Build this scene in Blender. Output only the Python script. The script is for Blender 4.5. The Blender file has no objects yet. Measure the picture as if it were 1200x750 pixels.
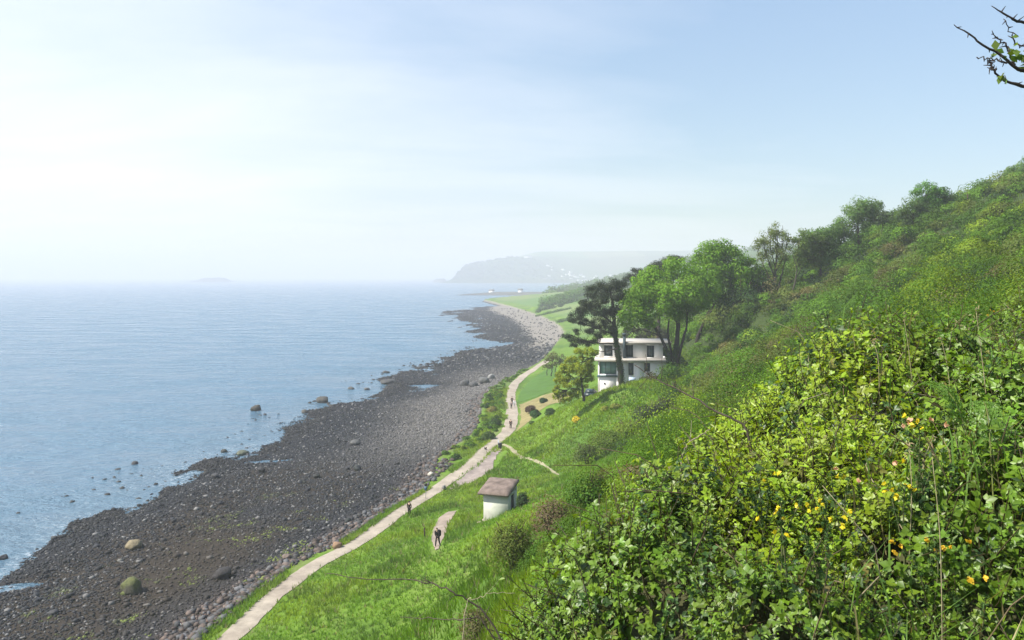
import bpy, bmesh, math, random
import numpy as np
from mathutils import Vector, Matrix
R = math.radians
random.seed(7)
rng = np.random.default_rng(11)
sc = bpy.context.scene
COL = sc.collection

# ------------------------------------------------------------------ camera numbers
F, HZ, CX, CZ = 933.0, 323.0, 600.0, 31.0      # focal length in px of a 1200 wide picture, horizon row, centre column, eye height

def P(px, py, Y):
    return np.array(((px-CX)/F*Y, Y, CZ-(py-HZ)/F*Y))

def G(px, py, z):                                # where a sight line meets height z
    Y = (CZ-z)*F/(py-HZ)
    return ((px-CX)/F*Y, Y)

# ------------------------------------------------------------------ noise
def _h(ix, iy, s):
    n = (ix.astype(np.int64)*374761393 + iy.astype(np.int64)*668265263 + s*1442695041) & 0x7fffffff
    n = ((n ^ (n >> 13))*1274126177) & 0x7fffffff
    return ((n ^ (n >> 16)) & 0xffff)/65535.0

def vnoise(x, y, s=0):
    x = np.asarray(x, float); y = np.asarray(y, float)
    ix = np.floor(x); iy = np.floor(y); fx = x-ix; fy = y-iy
    fx = fx*fx*(3-2*fx); fy = fy*fy*(3-2*fy)
    a = _h(ix, iy, s); b = _h(ix+1, iy, s); c = _h(ix, iy+1, s); d = _h(ix+1, iy+1, s)
    return (a*(1-fx)+b*fx)*(1-fy)+(c*(1-fx)+d*fx)*fy

def fbm(x, y, s=0, o=4):
    t = 0; a = .5; n = 0
    for i in range(o):
        t = t+a*vnoise(np.asarray(x)*2**i, np.asarray(y)*2**i, s+i); n += a; a *= .5
    return t/n

def smooth(a, b, x):
    t = np.clip((np.asarray(x, float)-a)/(b-a), 0, 1)
    return t*t*(3-2*t)

# ------------------------------------------------------------------ object helpers
def tag(o, label=None, cat=None, group=None, kind=None):
    if label: o['label'] = label
    if cat: o['category'] = cat
    if group: o['group'] = group
    if kind: o['kind'] = kind
    return o

def empty(name, loc=(0, 0, 0), rz=0, **k):
    o = bpy.data.objects.new(name, None); COL.objects.link(o)
    o.location = Vector(loc); o.rotation_euler = (0, 0, rz); o.empty_display_size = .3
    return tag(o, **k)

class MB:
    """collects vertices, faces and a colour per vertex, builds ONE mesh"""
    def __init__(s):
        s.v = []; s.q = []; s.t = []; s.c = []; s.n = 0
    def add(s, v, quads=None, tris=None, col=(.5, .5, .5)):
        v = np.asarray(v, float).reshape(-1, 3)
        s.v.append(v)
        col = np.asarray(col, float)
        if col.ndim == 1: col = np.broadcast_to(col, (len(v), 3))
        s.c.append(col)
        if quads is not None and len(quads): s.q.append(np.asarray(quads, int).reshape(-1, 4)+s.n)
        if tris is not None and len(tris): s.t.append(np.asarray(tris, int).reshape(-1, 3)+s.n)
        s.n += len(v)
        return s
    def build(s, name, mat, parent=None, origin=None, smoothed=False, **k):
        v = np.concatenate(s.v) if s.v else np.zeros((0, 3))
        c = np.concatenate(s.c) if s.c else np.zeros((0, 3))
        if origin is not None: v = v-np.asarray(origin, float)
        q = np.concatenate(s.q) if s.q else np.zeros((0, 4), int)
        t = np.concatenate(s.t) if s.t else np.zeros((0, 3), int)
        me = bpy.data.meshes.new(name)
        me.vertices.add(len(v)); me.vertices.foreach_set('co', v.astype(np.float32).ravel())
        nl = q.size+t.size
        me.loops.add(nl)
        me.loops.foreach_set('vertex_index', np.concatenate([q.ravel(), t.ravel()]).astype(np.int32))
        me.polygons.add(len(q)+len(t))
        st = np.concatenate([np.arange(len(q))*4, q.size+np.arange(len(t))*3]).astype(np.int32)
        me.polygons.foreach_set('loop_start', st)
        if smoothed: me.polygons.foreach_set('use_smooth', np.ones(len(q)+len(t), bool))
        me.update(calc_edges=True)
        a = me.color_attributes.new('Col', 'FLOAT_COLOR', 'POINT')
        a.data.foreach_set('color', np.concatenate([c, np.ones((len(c), 1))], 1).astype(np.float32).ravel())
        if mat: me.materials.append(mat)
        o = bpy.data.objects.new(name, me); COL.objects.link(o)
        if parent: o.parent = parent
        elif origin is not None: o.location = Vector(origin)
        return tag(o, **k)

def ico(sub):
    bm = bmesh.new(); bmesh.ops.create_icosphere(bm, subdivisions=sub, radius=1)
    v = np.array([x.co[:] for x in bm.verts]); f = np.array([[w.index for w in x.verts] for x in bm.faces]); bm.free()
    return v, f
ICO = {1: ico(1), 2: ico(2), 3: ico(3)}

BOXQ = np.array([[0, 3, 2, 1], [4, 5, 6, 7], [0, 1, 5, 4], [1, 2, 6, 5], [2, 3, 7, 6], [3, 0, 4, 7]])
def box(mb, x0, x1, y0, y1, z0, z1, col=(.5, .5, .5)):
    mb.add([(x0, y0, z0), (x1, y0, z0), (x1, y1, z0), (x0, y1, z0), (x0, y0, z1), (x1, y0, z1), (x1, y1, z1), (x0, y1, z1)], BOXQ, col=col)
    return mb

def tube(mb, pts, rad, sides=6, col=(.1, .08, .06), jit=0):
    pts = np.asarray(pts, float); n = len(pts)
    rad = np.broadcast_to(np.asarray(rad, float), (n,))
    tg = np.gradient(pts, axis=0); tg /= np.linalg.norm(tg, axis=1)[:, None]+1e-9
    ref = np.where(np.abs(tg[:, 2:3]) > .9, np.array([[1., 0, 0]]), np.array([[0, 0, 1.]]))
    u = np.cross(tg, ref); u /= np.linalg.norm(u, axis=1)[:, None]+1e-9
    for i in range(1, n):                       # keep the frame from flipping
        w = u[i-1]-tg[i]*np.dot(u[i-1], tg[i]); l = np.linalg.norm(w)
        if l > 1e-4: u[i] = w/l
    w = np.cross(tg, u)
    a = np.linspace(0, 2*math.pi, sides, endpoint=False)
    rr = rad[:, None, None]*(1+(rng.random((n, sides, 1))-.5)*jit)
    v = pts[:, None]+rr*(u[:, None]*np.cos(a)[None, :, None]+w[:, None]*np.sin(a)[None, :, None])
    v = np.concatenate([v.reshape(-1, 3), pts[:1], pts[-1:]])
    i = np.arange(n-1)[:, None]*sides; j = np.arange(sides)[None]; k = (j+1) % sides
    q = np.stack([i+j, i+k, i+sides+k, i+sides+j], -1).reshape(-1, 4)
    b = n*sides; jj = np.arange(sides); kk = (jj+1) % sides
    t = np.concatenate([np.stack([kk, jj, np.full(sides, b)], 1), np.stack([(n-1)*sides+jj, (n-1)*sides+kk, np.full(sides, b+1)], 1)])
    mb.add(v, q, t, col)
    return mb

def spline(pts, n):
    pts = np.asarray(pts, float); m = len(pts)
    if m == 2: return pts[0]+(pts[1]-pts[0])*np.linspace(0, 1, n)[:, None]
    e = np.concatenate([[2*pts[0]-pts[1]], pts, [2*pts[-1]-pts[-2]]])
    out = []
    for t in np.linspace(0, m-1-1e-6, n):
        i = int(t); f = t-i; p = e[i:i+4]
        out.append(.5*(2*p[1]+(p[2]-p[0])*f+(2*p[0]-5*p[1]+4*p[2]-p[3])*f*f+(3*p[1]-p[0]-3*p[2]+p[3])*f**3))
    return np.array(out)

def unit(v): return v/(np.linalg.norm(v, axis=-1, keepdims=True)+1e-9)
def randdir(n): return unit(rng.normal(size=(n, 3)))

def leaves(mb, pos, nrm, size, col, aspect=.62, fold=.18):
    """one folded leaf (a leaf clump when far off) per position"""
    n = len(pos)
    if n == 0: return
    size = np.broadcast_to(np.asarray(size, float), (n,))[:, None]
    nrm = unit(nrm); t = unit(np.cross(nrm, randdir(n))); b = np.cross(nrm, t)
    v = np.stack([pos-t*size*.5, pos+b*size*.5*aspect+nrm*size*fold, pos+t*size*.5, pos-b*size*.5*aspect+nrm*size*fold], 1).reshape(-1, 3)
    col = np.asarray(col, float)
    if col.ndim == 1: col = np.broadcast_to(col, (n, 3))
    q = np.arange(n*4).reshape(-1, 4)
    mb.add(v, q, None, np.repeat(col, 4, 0))

def jitcol(col, n, amt=.25, hue=.12):
    k = 1+(rng.random((n, 1))-.5)*2*amt
    h = 1+(rng.random((n, 3))-.5)*2*hue
    return np.asarray(col)*k*h

# ------------------------------------------------------------------ materials
def new_mat(name):
    m = bpy.data.materials.new(name); m.use_nodes = True
    nt = m.node_tree; nt.nodes.clear()
    return m, nt, nt.nodes.new, nt.links.new

def mat_attr(name, rough=.7, spec=.3, trans=0, noise=0, nscale=3.0, bump=0, bscale=10.0, metal=0):
    """colour comes from the 'Col' attribute times a little procedural noise; trans = share of light let through (leaves)"""
    m, nt, N, L = new_mat(name)
    out = N('ShaderNodeOutputMaterial'); p = N('ShaderNodeBsdfPrincipled'); at = N('ShaderNodeAttribute'); at.attribute_name = 'Col'
    p.inputs['Roughness'].default_value = rough; p.inputs['Specular IOR Level'].default_value = spec; p.inputs['Metallic'].default_value = metal
    csrc = at.outputs['Color']
    tc = N('ShaderNodeTexCoord')
    if noise:
        nz = N('ShaderNodeTexNoise'); nz.inputs['Scale'].default_value = nscale; nz.inputs['Detail'].default_value = 6; nz.inputs['Roughness'].default_value = .65
        L(tc.outputs['Object'], nz.inputs['Vector'])
        mr = N('ShaderNodeMapRange'); mr.inputs['From Min'].default_value = .3; mr.inputs['From Max'].default_value = .7
        mr.inputs['To Min'].default_value = 1-noise; mr.inputs['To Max'].default_value = 1+noise
        L(nz.outputs['Fac'], mr.inputs['Value'])
        mx = N('ShaderNodeVectorMath'); mx.operation = 'SCALE'
        L(csrc, mx.inputs[0]); L(mr.outputs['Result'], mx.inputs['Scale']); csrc = mx.outputs['Vector']
    L(csrc, p.inputs['Base Color'])
    if bump:
        nb = N('ShaderNodeTexNoise'); nb.inputs['Scale'].default_value = bscale; nb.inputs['Detail'].default_value = 5
        L(tc.outputs['Object'], nb.inputs['Vector'])
        bp = N('ShaderNodeBump'); bp.inputs['Strength'].default_value = bump; bp.inputs['Distance'].default_value = .1
        L(nb.outputs['Fac'], bp.inputs['Height']); L(bp.outputs['Normal'], p.inputs['Normal'])
    if trans:
        tr = N('ShaderNodeBsdfTranslucent'); ms = N('ShaderNodeMixShader'); ms.inputs['Fac'].default_value = trans
        tint = N('ShaderNodeVectorMath'); tint.operation = 'MULTIPLY'; tint.inputs[1].default_value = (1.5, 1.35, .55)
        L(csrc, tint.inputs[0]); L(tint.outputs['Vector'], tr.inputs['Color'])
        L(p.outputs['BSDF'], ms.inputs[1]); L(tr.outputs['BSDF'], ms.inputs[2]); L(ms.outputs['Shader'], out.inputs['Surface'])
    else:
        L(p.outputs['BSDF'], out.inputs['Surface'])
    return m

def mat_plain(name, col, rough=.6, spec=.4, noise=.12, nscale=4.0, bump=.0, bscale=20.0, metal=0):
    m, nt, N, L = new_mat(name)
    out = N('ShaderNodeOutputMaterial'); p = N('ShaderNodeBsdfPrincipled')
    p.inputs['Roughness'].default_value = rough; p.inputs['Specular IOR Level'].default_value = spec; p.inputs['Metallic'].default_value = metal
    tc = N('ShaderNodeTexCoord'); nz = N('ShaderNodeTexNoise'); nz.inputs['Scale'].default_value = nscale; nz.inputs['Detail'].default_value = 6
    L(tc.outputs['Object'], nz.inputs['Vector'])
    cr = N('ShaderNodeValToRGB')
    c = np.array(col)
    cr.color_ramp.elements[0].position = .3; cr.color_ramp.elements[1].position = .7
    cr.color_ramp.elements[0].color = (*np.clip(c*(1-noise), 0, 1), 1); cr.color_ramp.elements[1].color = (*np.clip(c*(1+noise), 0, 1), 1)
    L(nz.outputs['Fac'], cr.inputs['Fac']); L(cr.outputs['Color'], p.inputs['Base Color'])
    if bump:
        nb = N('ShaderNodeTexNoise'); nb.inputs['Scale'].default_value = bscale; nb.inputs['Detail'].default_value = 5
        L(tc.outputs['Object'], nb.inputs['Vector'])
        bp = N('ShaderNodeBump'); bp.inputs['Strength'].default_value = bump; bp.inputs['Distance'].default_value = .05
        L(nb.outputs['Fac'], bp.inputs['Height']); L(bp.outputs['Normal'], p.inputs['Normal'])
    L(p.outputs['BSDF'], out.inputs['Surface'])
    return m

M = dict(
    ground=mat_attr('ground_cover', .9, .15, 0, .28, 1.3, .5, 4.0),
    stone=mat_attr('stone', .75, .35, 0, .22, 2.5),
    boulder=mat_attr('boulder_stone', .8, .3, 0, .35, 3.0, .6, 6.0),
    leaf=mat_attr('leaf', .7, .2, .32),
    gloss=mat_attr('glossy_leaf', .42, .45, .36),
    needle=mat_attr('needles', .65, .25, .12),
    grass=mat_attr('grass_blades', .6, .25, .34),
    bark=mat_attr('bark', .9, .15, 0, .4, 4.0, .6, 9.0),
    twig=mat_attr('twig_bark', .8, .2, 0, .3, 30.0),
    far=mat_attr('far_land', .95, .05, 0, .25, .02),
    path=mat_attr('path_gravel', .92, .15, 0, .26, .8, .4, 14.0),
    petal=mat_attr('petal', .5, .3, .3),
    cloth=mat_attr('cloth', .85, .15, 0, .15, 9.0),
    skin=mat_plain('skin', (.55, .36, .27), .55, .4, .06),
    hair=mat_plain('hair', (.05, .03, .02), .5, .4, .2, 40),
    white=mat_plain('white_render', (.82, .81, .79), .85, .2, .05, .8, .15, 30),
    hutwall=mat_plain('limewashed_wall', (.47, .48, .41), .9, .15, .14, 1.5, .35, 14),
    hutroof=mat_plain('weathered_felt_roof', (.175, .135, .115), .9, .15, .35, 1.6, .4, 12),
    dark=mat_plain('dark_opening', (.03, .03, .03), .8, .2),
    fascia=mat_plain('roof_edge', (.46, .43, .39), .8, .2, .1),
    flatroof=mat_plain('flat_roof', (.42, .36, .32), .9, .1, .15),
    glassf=mat_plain('window_frame', (.05, .10, .11), .5, .4, .05),
    flue=mat_plain('painted_chimney', (.05, .075, .09), .7, .3, .1),
    paleblue=mat_plain('pale_blue_paint', (.45, .55, .68), .6, .3, .05),
    post=mat_plain('weathered_post', (.05, .035, .025), .9, .1, .3, 20),
    steel=mat_plain('galvanised_steel', (.34, .36, .38), .5, .5, .08),
    signblue=mat_plain('blue_sign_face', (.06, .12, .19), .5, .4, .05),
    bin=mat_plain('black_plastic', (.012, .014, .013), .5, .4, .05),
    car=mat_plain('dark_car_paint', (.03, .045, .05), .25, .5, .05),
    tyre=mat_plain('tyre_rubber', (.015, .015, .015), .85, .2, .05),
    slate=mat_plain('slate', (.16, .15, .15), .85, .2, .15),
)
def mat_glass(name, col, rough=.08):
    m, nt, N, L = new_mat(name)
    out = N('ShaderNodeOutputMaterial'); p = N('ShaderNodeBsdfPrincipled')
    p.inputs['Base Color'].default_value = (*col, 1); p.inputs['Roughness'].default_value = rough; p.inputs['Specular IOR Level'].default_value = .9
    tc = N('ShaderNodeTexCoord'); nz = N('ShaderNodeTexNoise'); nz.inputs['Scale'].default_value = .8
    bp = N('ShaderNodeBump'); bp.inputs['Strength'].default_value = .06
    L(tc.outputs['Object'], nz.inputs['Vector']); L(nz.outputs['Fac'], bp.inputs['Height']); L(bp.outputs['Normal'], p.inputs['Normal'])
    L(p.outputs['BSDF'], out.inputs['Surface'])
    return m
M['glass'] = mat_glass('window_glass', (.03, .06, .065))
M['glass_reflection'] = mat_glass('painted_reflection_glass', (.15, .31, .27))  # greenish reflection painted into the pane's base colour

# ------------------------------------------------------------------ the lie of the land
PATH_PX = [(269, 750), (318, 700), (372, 660), (413, 640), (442, 620), (468, 600), (502, 580), (530, 560), (551, 545), (565, 530),
           (577, 520), (586, 514), (595, 506), (598, 499), (600, 490), (600, 480), (598, 470), (598, 460), (603, 450), (614, 440), (629, 431)]
_pp = [G(a, b, 3.0) for a, b in PATH_PX]
_py = [-60, -20, 20, 45]+[p[1] for p in _pp]+[262, 300, 350, 402, 470, 560, 660, 742, 950]
_px = [-58, -47, -35, -27.5]+[p[0] for p in _pp]+[11.5, 17, 23, 29, 30, 24, 12, 2, -30]
def xpath(Y):
    Y = np.asarray(Y, float)
    return sum(np.interp(Y+d, _py, _px) for d in (-1.5, 0, 1.5))/3
WATER_PX = [(0, 662), (60, 632), (150, 603), (215, 560), (300, 533), (352, 507), (385, 476), (440, 468), (480, 452), (440, 444), (500, 434), (552, 414),
            (588, 402), (560, 394), (556, 384), (545, 374), (527, 365)]
_wp = [G(a, b, .0) for a, b in WATER_PX]
_wy = [-60, 0, 50]+[p[1] for p in _wp]+[760, 850, 950]
_wx = [-95, -75, -63]+[p[0] for p in _wp]+[-40, 20, 40]
def xwater(Y):
    Y = np.asarray(Y, float)
    return sum(np.interp(Y+d, _wy, _wx) for d in (-3, 0, 3))/3
def bank(Y): return np.interp(Y, [0, 70, 105, 122, 185, 225, 260], [2.4, 2.0, 1.0, 5.2, 5.2, 2.6, 1.2])

# control points right of the path: (px, py, depth) read off the photograph, and (X, Y, Z) beyond its frame
CP = [P(*a) for a in [
    (512, 641, 72), (585, 605, 80), (500, 750, 50), (560, 700, 45), (655, 556, 100), (625, 540, 113), (700, 490, 115), (700, 540, 90),
    (760, 480, 110), (830, 450, 105), (900, 400, 120), (850, 375, 150), (950, 332, 150), (1040, 283, 150), (1120, 246, 150), (1200, 212, 150),
    (1000, 360, 100), (1100, 343, 80), (1200, 317, 70), (1200, 382, 40), (1150, 384, 50), (960, 415, 60), (900, 460, 55), (840, 512, 45),
    (780, 535, 45), (750, 565, 50), (690, 608, 28), (600, 645, 35), (645, 452, 195), (730, 457, 143), (790, 452, 143), (700, 464, 128),
    (690, 470, 124), (640, 480, 150), (660, 480, 136), (640, 520, 124), (720, 449, 165)]]
CP += [np.array(a, float) for a in [
    (8, 238, 4), (14, 250, 4), (40, 250, 8), (80, 250, 31), (130, 250, 46), (60, 200, 24), (110, 200, 46), (28, 400, 4), (60, 400, 10), (120, 400, 22),
    (14, 650, 5), (65, 660, 15), (150, 650, 25), (35, 500, 5), (80, 520, 14), (250, 650, 40), (250, 400, 45), (250, 250, 62), (250, 100, 90), (-5, 800, 3), (80, 850, 14),
    (150, 150, 64), (200, 60, 88), (110, 60, 60), (60, 20, 50), (32, 2, 39), (150, -40, 80), (40, -40, 44),
    (-38, 0, 4), (-20, 0, 14), (-10, 0, 22.6), (-5, 0, 26.2), (0, -5, 29.6), (10, -10, 33), (-3, -30, 29), (-35, -40, 10),
    (-3.5, 10, 23.8), (-10, 25, 14), (-1, 10, 25.2), (-2, 20, 19.4), (-3, 30, 15.2), (0, 20, 22), (0, 10, 25.9), (1.07, 10, 27.0), (2.1, 20, 24.0),
    (2.46, 10, 28.1), (3.86, 10, 29.1), (0, 0, 29.2), (2, 0, 29.8), (-.2, 4, 28.3), (1.5, 6, 29.05), (2.9, 7.5, 29.55), (4.3, 8, 29.8), (5.5, 8.5, 29.95),
    (.96, 3, 28.9), (2, 3.2, 29.0), (.35, 3.3, 28.75), (4, 4, 29.5), (8, 6, 31.2), (9, 14, 29.1), (6, 14, 28.2), (14, 8, 32.5), (6, 25, 25.4), (12, 30, 26.2), (4, 30, 22.0)]]
for a, b in ((545, 567), (560, 559), (574, 549), (580, 538), (586, 530)): CP.append(np.array((*G(a, b, 3.0), 3.0)))
for y in (0, 20, 45, 61, 80, 100, 118, 132, 148, 166, 190, 215, 244, 300, 350, 402, 470, 560, 660, 742, 850):
    CP.append(np.array((xpath(y)+1.6, y, 3.0)))
CP = np.array(CP)
_rc = 3.0
def _phi(d2): return np.sqrt(d2+_rc*_rc)
_d2 = ((CP[:, None, :2]-CP[None, :, :2])**2).sum(-1)
_A = np.block([[_phi(_d2), np.ones((len(CP), 1))], [np.ones((1, len(CP))), np.zeros((1, 1))]])
_W = np.linalg.solve(_A, np.concatenate([CP[:, 2], [0]]))
def rbf(x, y):
    sh = np.shape(x); x = np.ravel(x); y = np.ravel(y); out = np.empty(len(x))
    for i in range(0, len(x), 20000):
        d2 = (x[i:i+20000, None]-CP[None, :, 0])**2+(y[i:i+20000, None]-CP[None, :, 1])**2
        out[i:i+20000] = _phi(d2)@_W[:-1]+_W[-1]
    return out.reshape(sh)

POOLS = [(318, 541, 4.6, 1.3, .25), (500, 452, 7.0, 2.2, .1), (425, 468, 6, 3, .2), (20, 688, 2.6, 1.2, .4), (560, 401, 9, 5, 0)]
def height_raw(x, y):
    xp = xpath(y); xw = xwater(y); bw = bank(y)
    s = xp-x                                                    # metres seaward of the path
    land = rbf(x, y)
    near = np.sqrt(x*x+(y-3)**2)
    rough = smooth(1.5, 8, -s)*smooth(5, 25, near)
    land = land+rough*((fbm(x*.16, y*.16, 3)-.5)*1.1+(fbm(x*.6, y*.6, 9, 3)-.5)*.45)
    land = np.maximum(land, 2.2+0*land)
    t = np.clip((s-1.2-bw)/np.maximum(xp-xw-1.2-bw, 4), 0, 3)
    beach = 1.75*(1-t)+np.where(t > 1, (1-t)*1.2, 0)
    beach = beach+(fbm(x*.09, y*.05, 21)-.5)*(1.0+1.5*smooth(.5, .9, t))*smooth(0, .35, t)+(fbm(x*.22, y*.16, 23, 3)-.5)*.6*smooth(.55, .85, t)+(fbm(x*.5, y*.5, 25, 3)-.5)*.3
    for a, b, lx, ly, rot in POOLS:                # tide pools
        px_, py_ = G(a, b, .0); dx = x-px_; dy = y-py_; cr, sr = math.cos(rot), math.sin(rot)
        e2 = ((dx*cr+dy*sr)/lx)**2+((-dx*sr+dy*cr)/ly)**2+(fbm(x*.5, y*.5, 33)-.5)*1.3
        beach = np.where(e2 < 1.6, np.minimum(beach, -.16+.55*smooth(.55, 1.6, e2)), beach)
    bnk = 2.75+(fbm(x*.35, y*.35, 31)-.5)*.5
    left = bnk*(1-smooth(-.3, 1.6, s-1.2-bw))+beach*smooth(-.3, 1.6, s-1.2-bw)
    left = 3.0*(1-smooth(1.0, 2.2, s))+left*smooth(1.0, 2.2, s)
    k = smooth(-2.6, -1.3, s)
    return np.where(s > 1.3, left, land*(1-k)+3.0*k)

GX = np.unique(np.concatenate([np.arange(-140, -60, 2.5), np.arange(-60, 62, .7), np.arange(62, 260, 3.0)]))
GY = np.unique(np.concatenate([np.arange(-60, -4, 2.5), np.arange(-4, 14, .45), np.arange(14, 180, .75), np.arange(180, 270, 1.3), np.arange(270, 960, 4.5)]))
_gx, _gy = np.meshgrid(GX, GY)
GZ = height_raw(_gx, _gy)
def hgt(x, y):
    x = np.asarray(x, float); y = np.asarray(y, float)
    i = np.clip(np.searchsorted(GX, x)-1, 0, len(GX)-2); j = np.clip(np.searchsorted(GY, y)-1, 0, len(GY)-2)
    fx = np.clip((x-GX[i])/(GX[i+1]-GX[i]), 0, 1); fy = np.clip((y-GY[j])/(GY[j+1]-GY[j]), 0, 1)
    return (GZ[j, i]*(1-fx)+GZ[j, i+1]*fx)*(1-fy)+(GZ[j+1, i]*(1-fx)+GZ[j+1, i+1]*fx)*fy
def hnormal(x, y, e=.6):
    return unit(np.stack([hgt(x-e, y)-hgt(x+e, y), hgt(x, y-e)-hgt(x, y+e), np.full(np.shape(x), 2*e)], -1))
def drop(px, Y):                                 # ground point straight below a picture column at a depth
    x = (px-CX)/F*Y
    return np.array((x, Y, float(hgt(x, Y))))
def hit(px, py, y0=12, y1=900):                  # first ground point a sight line meets
    Y = np.linspace(y0, y1, 6000); x = (px-CX)/F*Y; z = CZ-(py-HZ)/F*Y
    k = np.nonzero(z <= np.maximum(hgt(x, Y), 0))[0]
    k = k[0] if len(k) else -1
    return np.array((x[k], Y[k], z[k]))

XS_Y = [-60, 8, 30, 45, 60, 90, 105, 120, 140, 160, 250, 400, 900]
XS_X = [9, 7, 6, 8, 13, 20, 23, 26, 30, 33, 45, 90, 200]
def scrub_edge(Y): return np.interp(Y, XS_Y, XS_X)

def ground_colour(x, y, z):
    xp = xpath(y); xw = xwater(y); bw = bank(y); s = xp-x
    n1 = fbm(x*.08, y*.08, 41); n2 = fbm(x*.45, y*.45, 45); n3 = fbm(x*.03, y*.03, 47)
    def mix(a, b, t): return a*(1-t[..., None])+np.asarray(b)*t[..., None]
    c = np.broadcast_to(np.array((.10, .18, .016)), x.shape+(3,)).copy()
    c = mix(c, (.14, .19, .045), smooth(.5, .75, n2)*.7)
    c = mix(c, (.045, .10, .018), smooth(.52, .7, n1)*.6)
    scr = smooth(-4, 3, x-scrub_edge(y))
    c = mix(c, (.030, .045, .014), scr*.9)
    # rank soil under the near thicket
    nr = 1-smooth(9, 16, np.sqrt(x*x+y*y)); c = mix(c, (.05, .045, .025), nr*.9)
    # pasture far along the coast
    fld = smooth(330, 380, y)*smooth(-3, -12, s); c = mix(c, (.09, .17, .04), fld); c = mix(c, (.14, .19, .06), fld*smooth(.45, .6, fbm(x*.02+4, y*.012, 49)))
    # beach
    t = np.clip((s-1.2-bw)/np.maximum(xp-xw-1.2-bw, 4), 0, 2)
    b = np.broadcast_to(np.array((.023, .026, .032)), x.shape+(3,)).copy()
    mud = smooth(.42, .56, n3*.5+n1*.5)*smooth(.12, .3, t)*(1-smooth(.7, .95, t))*(1-smooth(118, 140, y))
    mud = np.maximum(mud, .9*np.exp(-((x+33+(y-80)*.08)/6.5)**2-((y-82)/16)**2))
    b = mix(b, (.042, .030, .017), np.clip(mud, 0, 1)*.66)
    b = mix(b, (.12, .09, .07), (1-smooth(.0, .2, t))*(1-smooth(150, 260, y))*.55)
    b = mix(b, (.12, .112, .10), (1-smooth(.2, .75, t+(n1-.5)*.3))*smooth(115, 160, y)*(1-smooth(210, 260, y)))
    b = mix(b, (.21, .19, .165), (1-smooth(.35, .55, t))*smooth(285, 360, y))
    b = mix(b, (.035, .035, .036), smooth(.9, 1.05, t))
    isb = smooth(1.0, 1.9, s-bw+(n2-.5)*1.4)
    bk = smooth(.9, 1.6, s)*(1-isb)
    c = mix(c, (.13, .15, .05), bk*.5*smooth(.45, .6, n2))
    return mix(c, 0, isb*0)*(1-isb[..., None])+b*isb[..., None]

def grid_mesh(name, gx, gy, gz, col, mat, **k):
    ny, nx = gz.shape; X, Y = np.meshgrid(gx, gy)
    v = np.stack([X, Y, gz], -1).reshape(-1, 3)
    i = np.arange(ny-1)[:, None]*nx+np.arange(nx-1)[None]
    q = np.stack([i, i+1, i+nx+1, i+nx], -1).reshape(-1, 4)
    return MB().add(v, q, None, col.reshape(-1, 3)).build(name, mat, smoothed=True, **k)

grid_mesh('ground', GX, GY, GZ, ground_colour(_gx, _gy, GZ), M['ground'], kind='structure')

def drape(name, poly, mat, col, step=.3, lift=.05, wob=.25, **k):
    poly = np.array(poly); x0, y0 = poly.min(0)-.5; x1, y1 = poly.max(0)+.5
    gx = np.arange(x0, x1, step); gy = np.arange(y0, y1, step)
    X, Y = np.meshgrid((gx[:-1]+gx[1:])/2, (gy[:-1]+gy[1:])/2)
    wx = X+(fbm(X*.9, Y*.9, 61)-.5)*wob*2; wy = Y+(fbm(X*.9, Y*.9, 67)-.5)*wob*2
    ins = np.zeros(X.shape, bool); m = len(poly)
    for a in range(m):
        xa, ya = poly[a]; xb, yb = poly[(a+1) % m]
        cnd = ((ya > wy) != (yb > wy)) & (wx < (xb-xa)*(wy-ya)/(yb-ya+1e-12)+xa)
        ins ^= cnd
    VX, VY = np.meshgrid(gx, gy); nx = len(gx)
    v = np.stack([VX, VY, hgt(VX, VY)+lift], -1).reshape(-1, 3)
    jj, ii = np.nonzero(ins); i = jj*nx+ii
    q = np.stack([i, i+1, i+nx+1, i+nx], -1)
    used = np.unique(q); rm = np.zeros(len(v), int); rm[used] = np.arange(len(used))
    v = v[used]; n = fbm(v[:, 0]*.7, v[:, 1]*.7, 71)[:, None]
    return MB().add(v, rm[q], None, np.asarray(col)*(.86+.28*n)).build(name, mat, smoothed=True, **k)

def ribbon(name, pts, w, mat, col, lift=.05, cross=6, **k):
    pts = np.asarray(pts, float); d = np.gradient(pts, axis=0); d = unit(d); nn = np.stack([d[:, 1], -d[:, 0]], 1)
    w = np.broadcast_to(w, (len(pts),)); u = np.linspace(-.5, .5, cross)
    edge = (fbm(np.arange(len(pts))*.35, np.arange(len(pts))*0, 5)-.5)*.7+(rng.random(len(pts))-.5)*.12
    XY = pts[:, None]+nn[:, None]*(u[None, :, None]*(w+edge)[:, None, None])
    z = hgt(XY[..., 0], XY[..., 1])+lift+.02*(1-(2*u[None])**2)
    v = np.concatenate([XY, z[..., None]], -1).reshape(-1, 3)
    i = np.arange(len(pts)-1)[:, None]*cross+np.arange(cross-1)[None]
    q = np.stack([i, i+cross, i+cross+1, i+1], -1).reshape(-1, 4)
    n = fbm(v[:, 0]*.5, v[:, 1]*.5, 81)[:, None]; n2 = smooth(.5, .7, fbm(v[:, 0]*.18, v[:, 1]*.18, 83))[:, None]
    c = np.asarray(col)*(.85+.3*n); c = c*(1-n2*.25)+np.array((.26, .2, .16))*n2*.25
    return MB().add(v, q, None, c).build(name, mat, smoothed=True, **k)

yy = np.arange(-40, 262, .8)
ribbon('coast_path', np.stack([xpath(yy), yy], 1), np.interp(yy, [60, 110, 150], [1.75, 2.0, 2.4]), M['path'], (.33, .285, .23), kind='structure')
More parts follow.
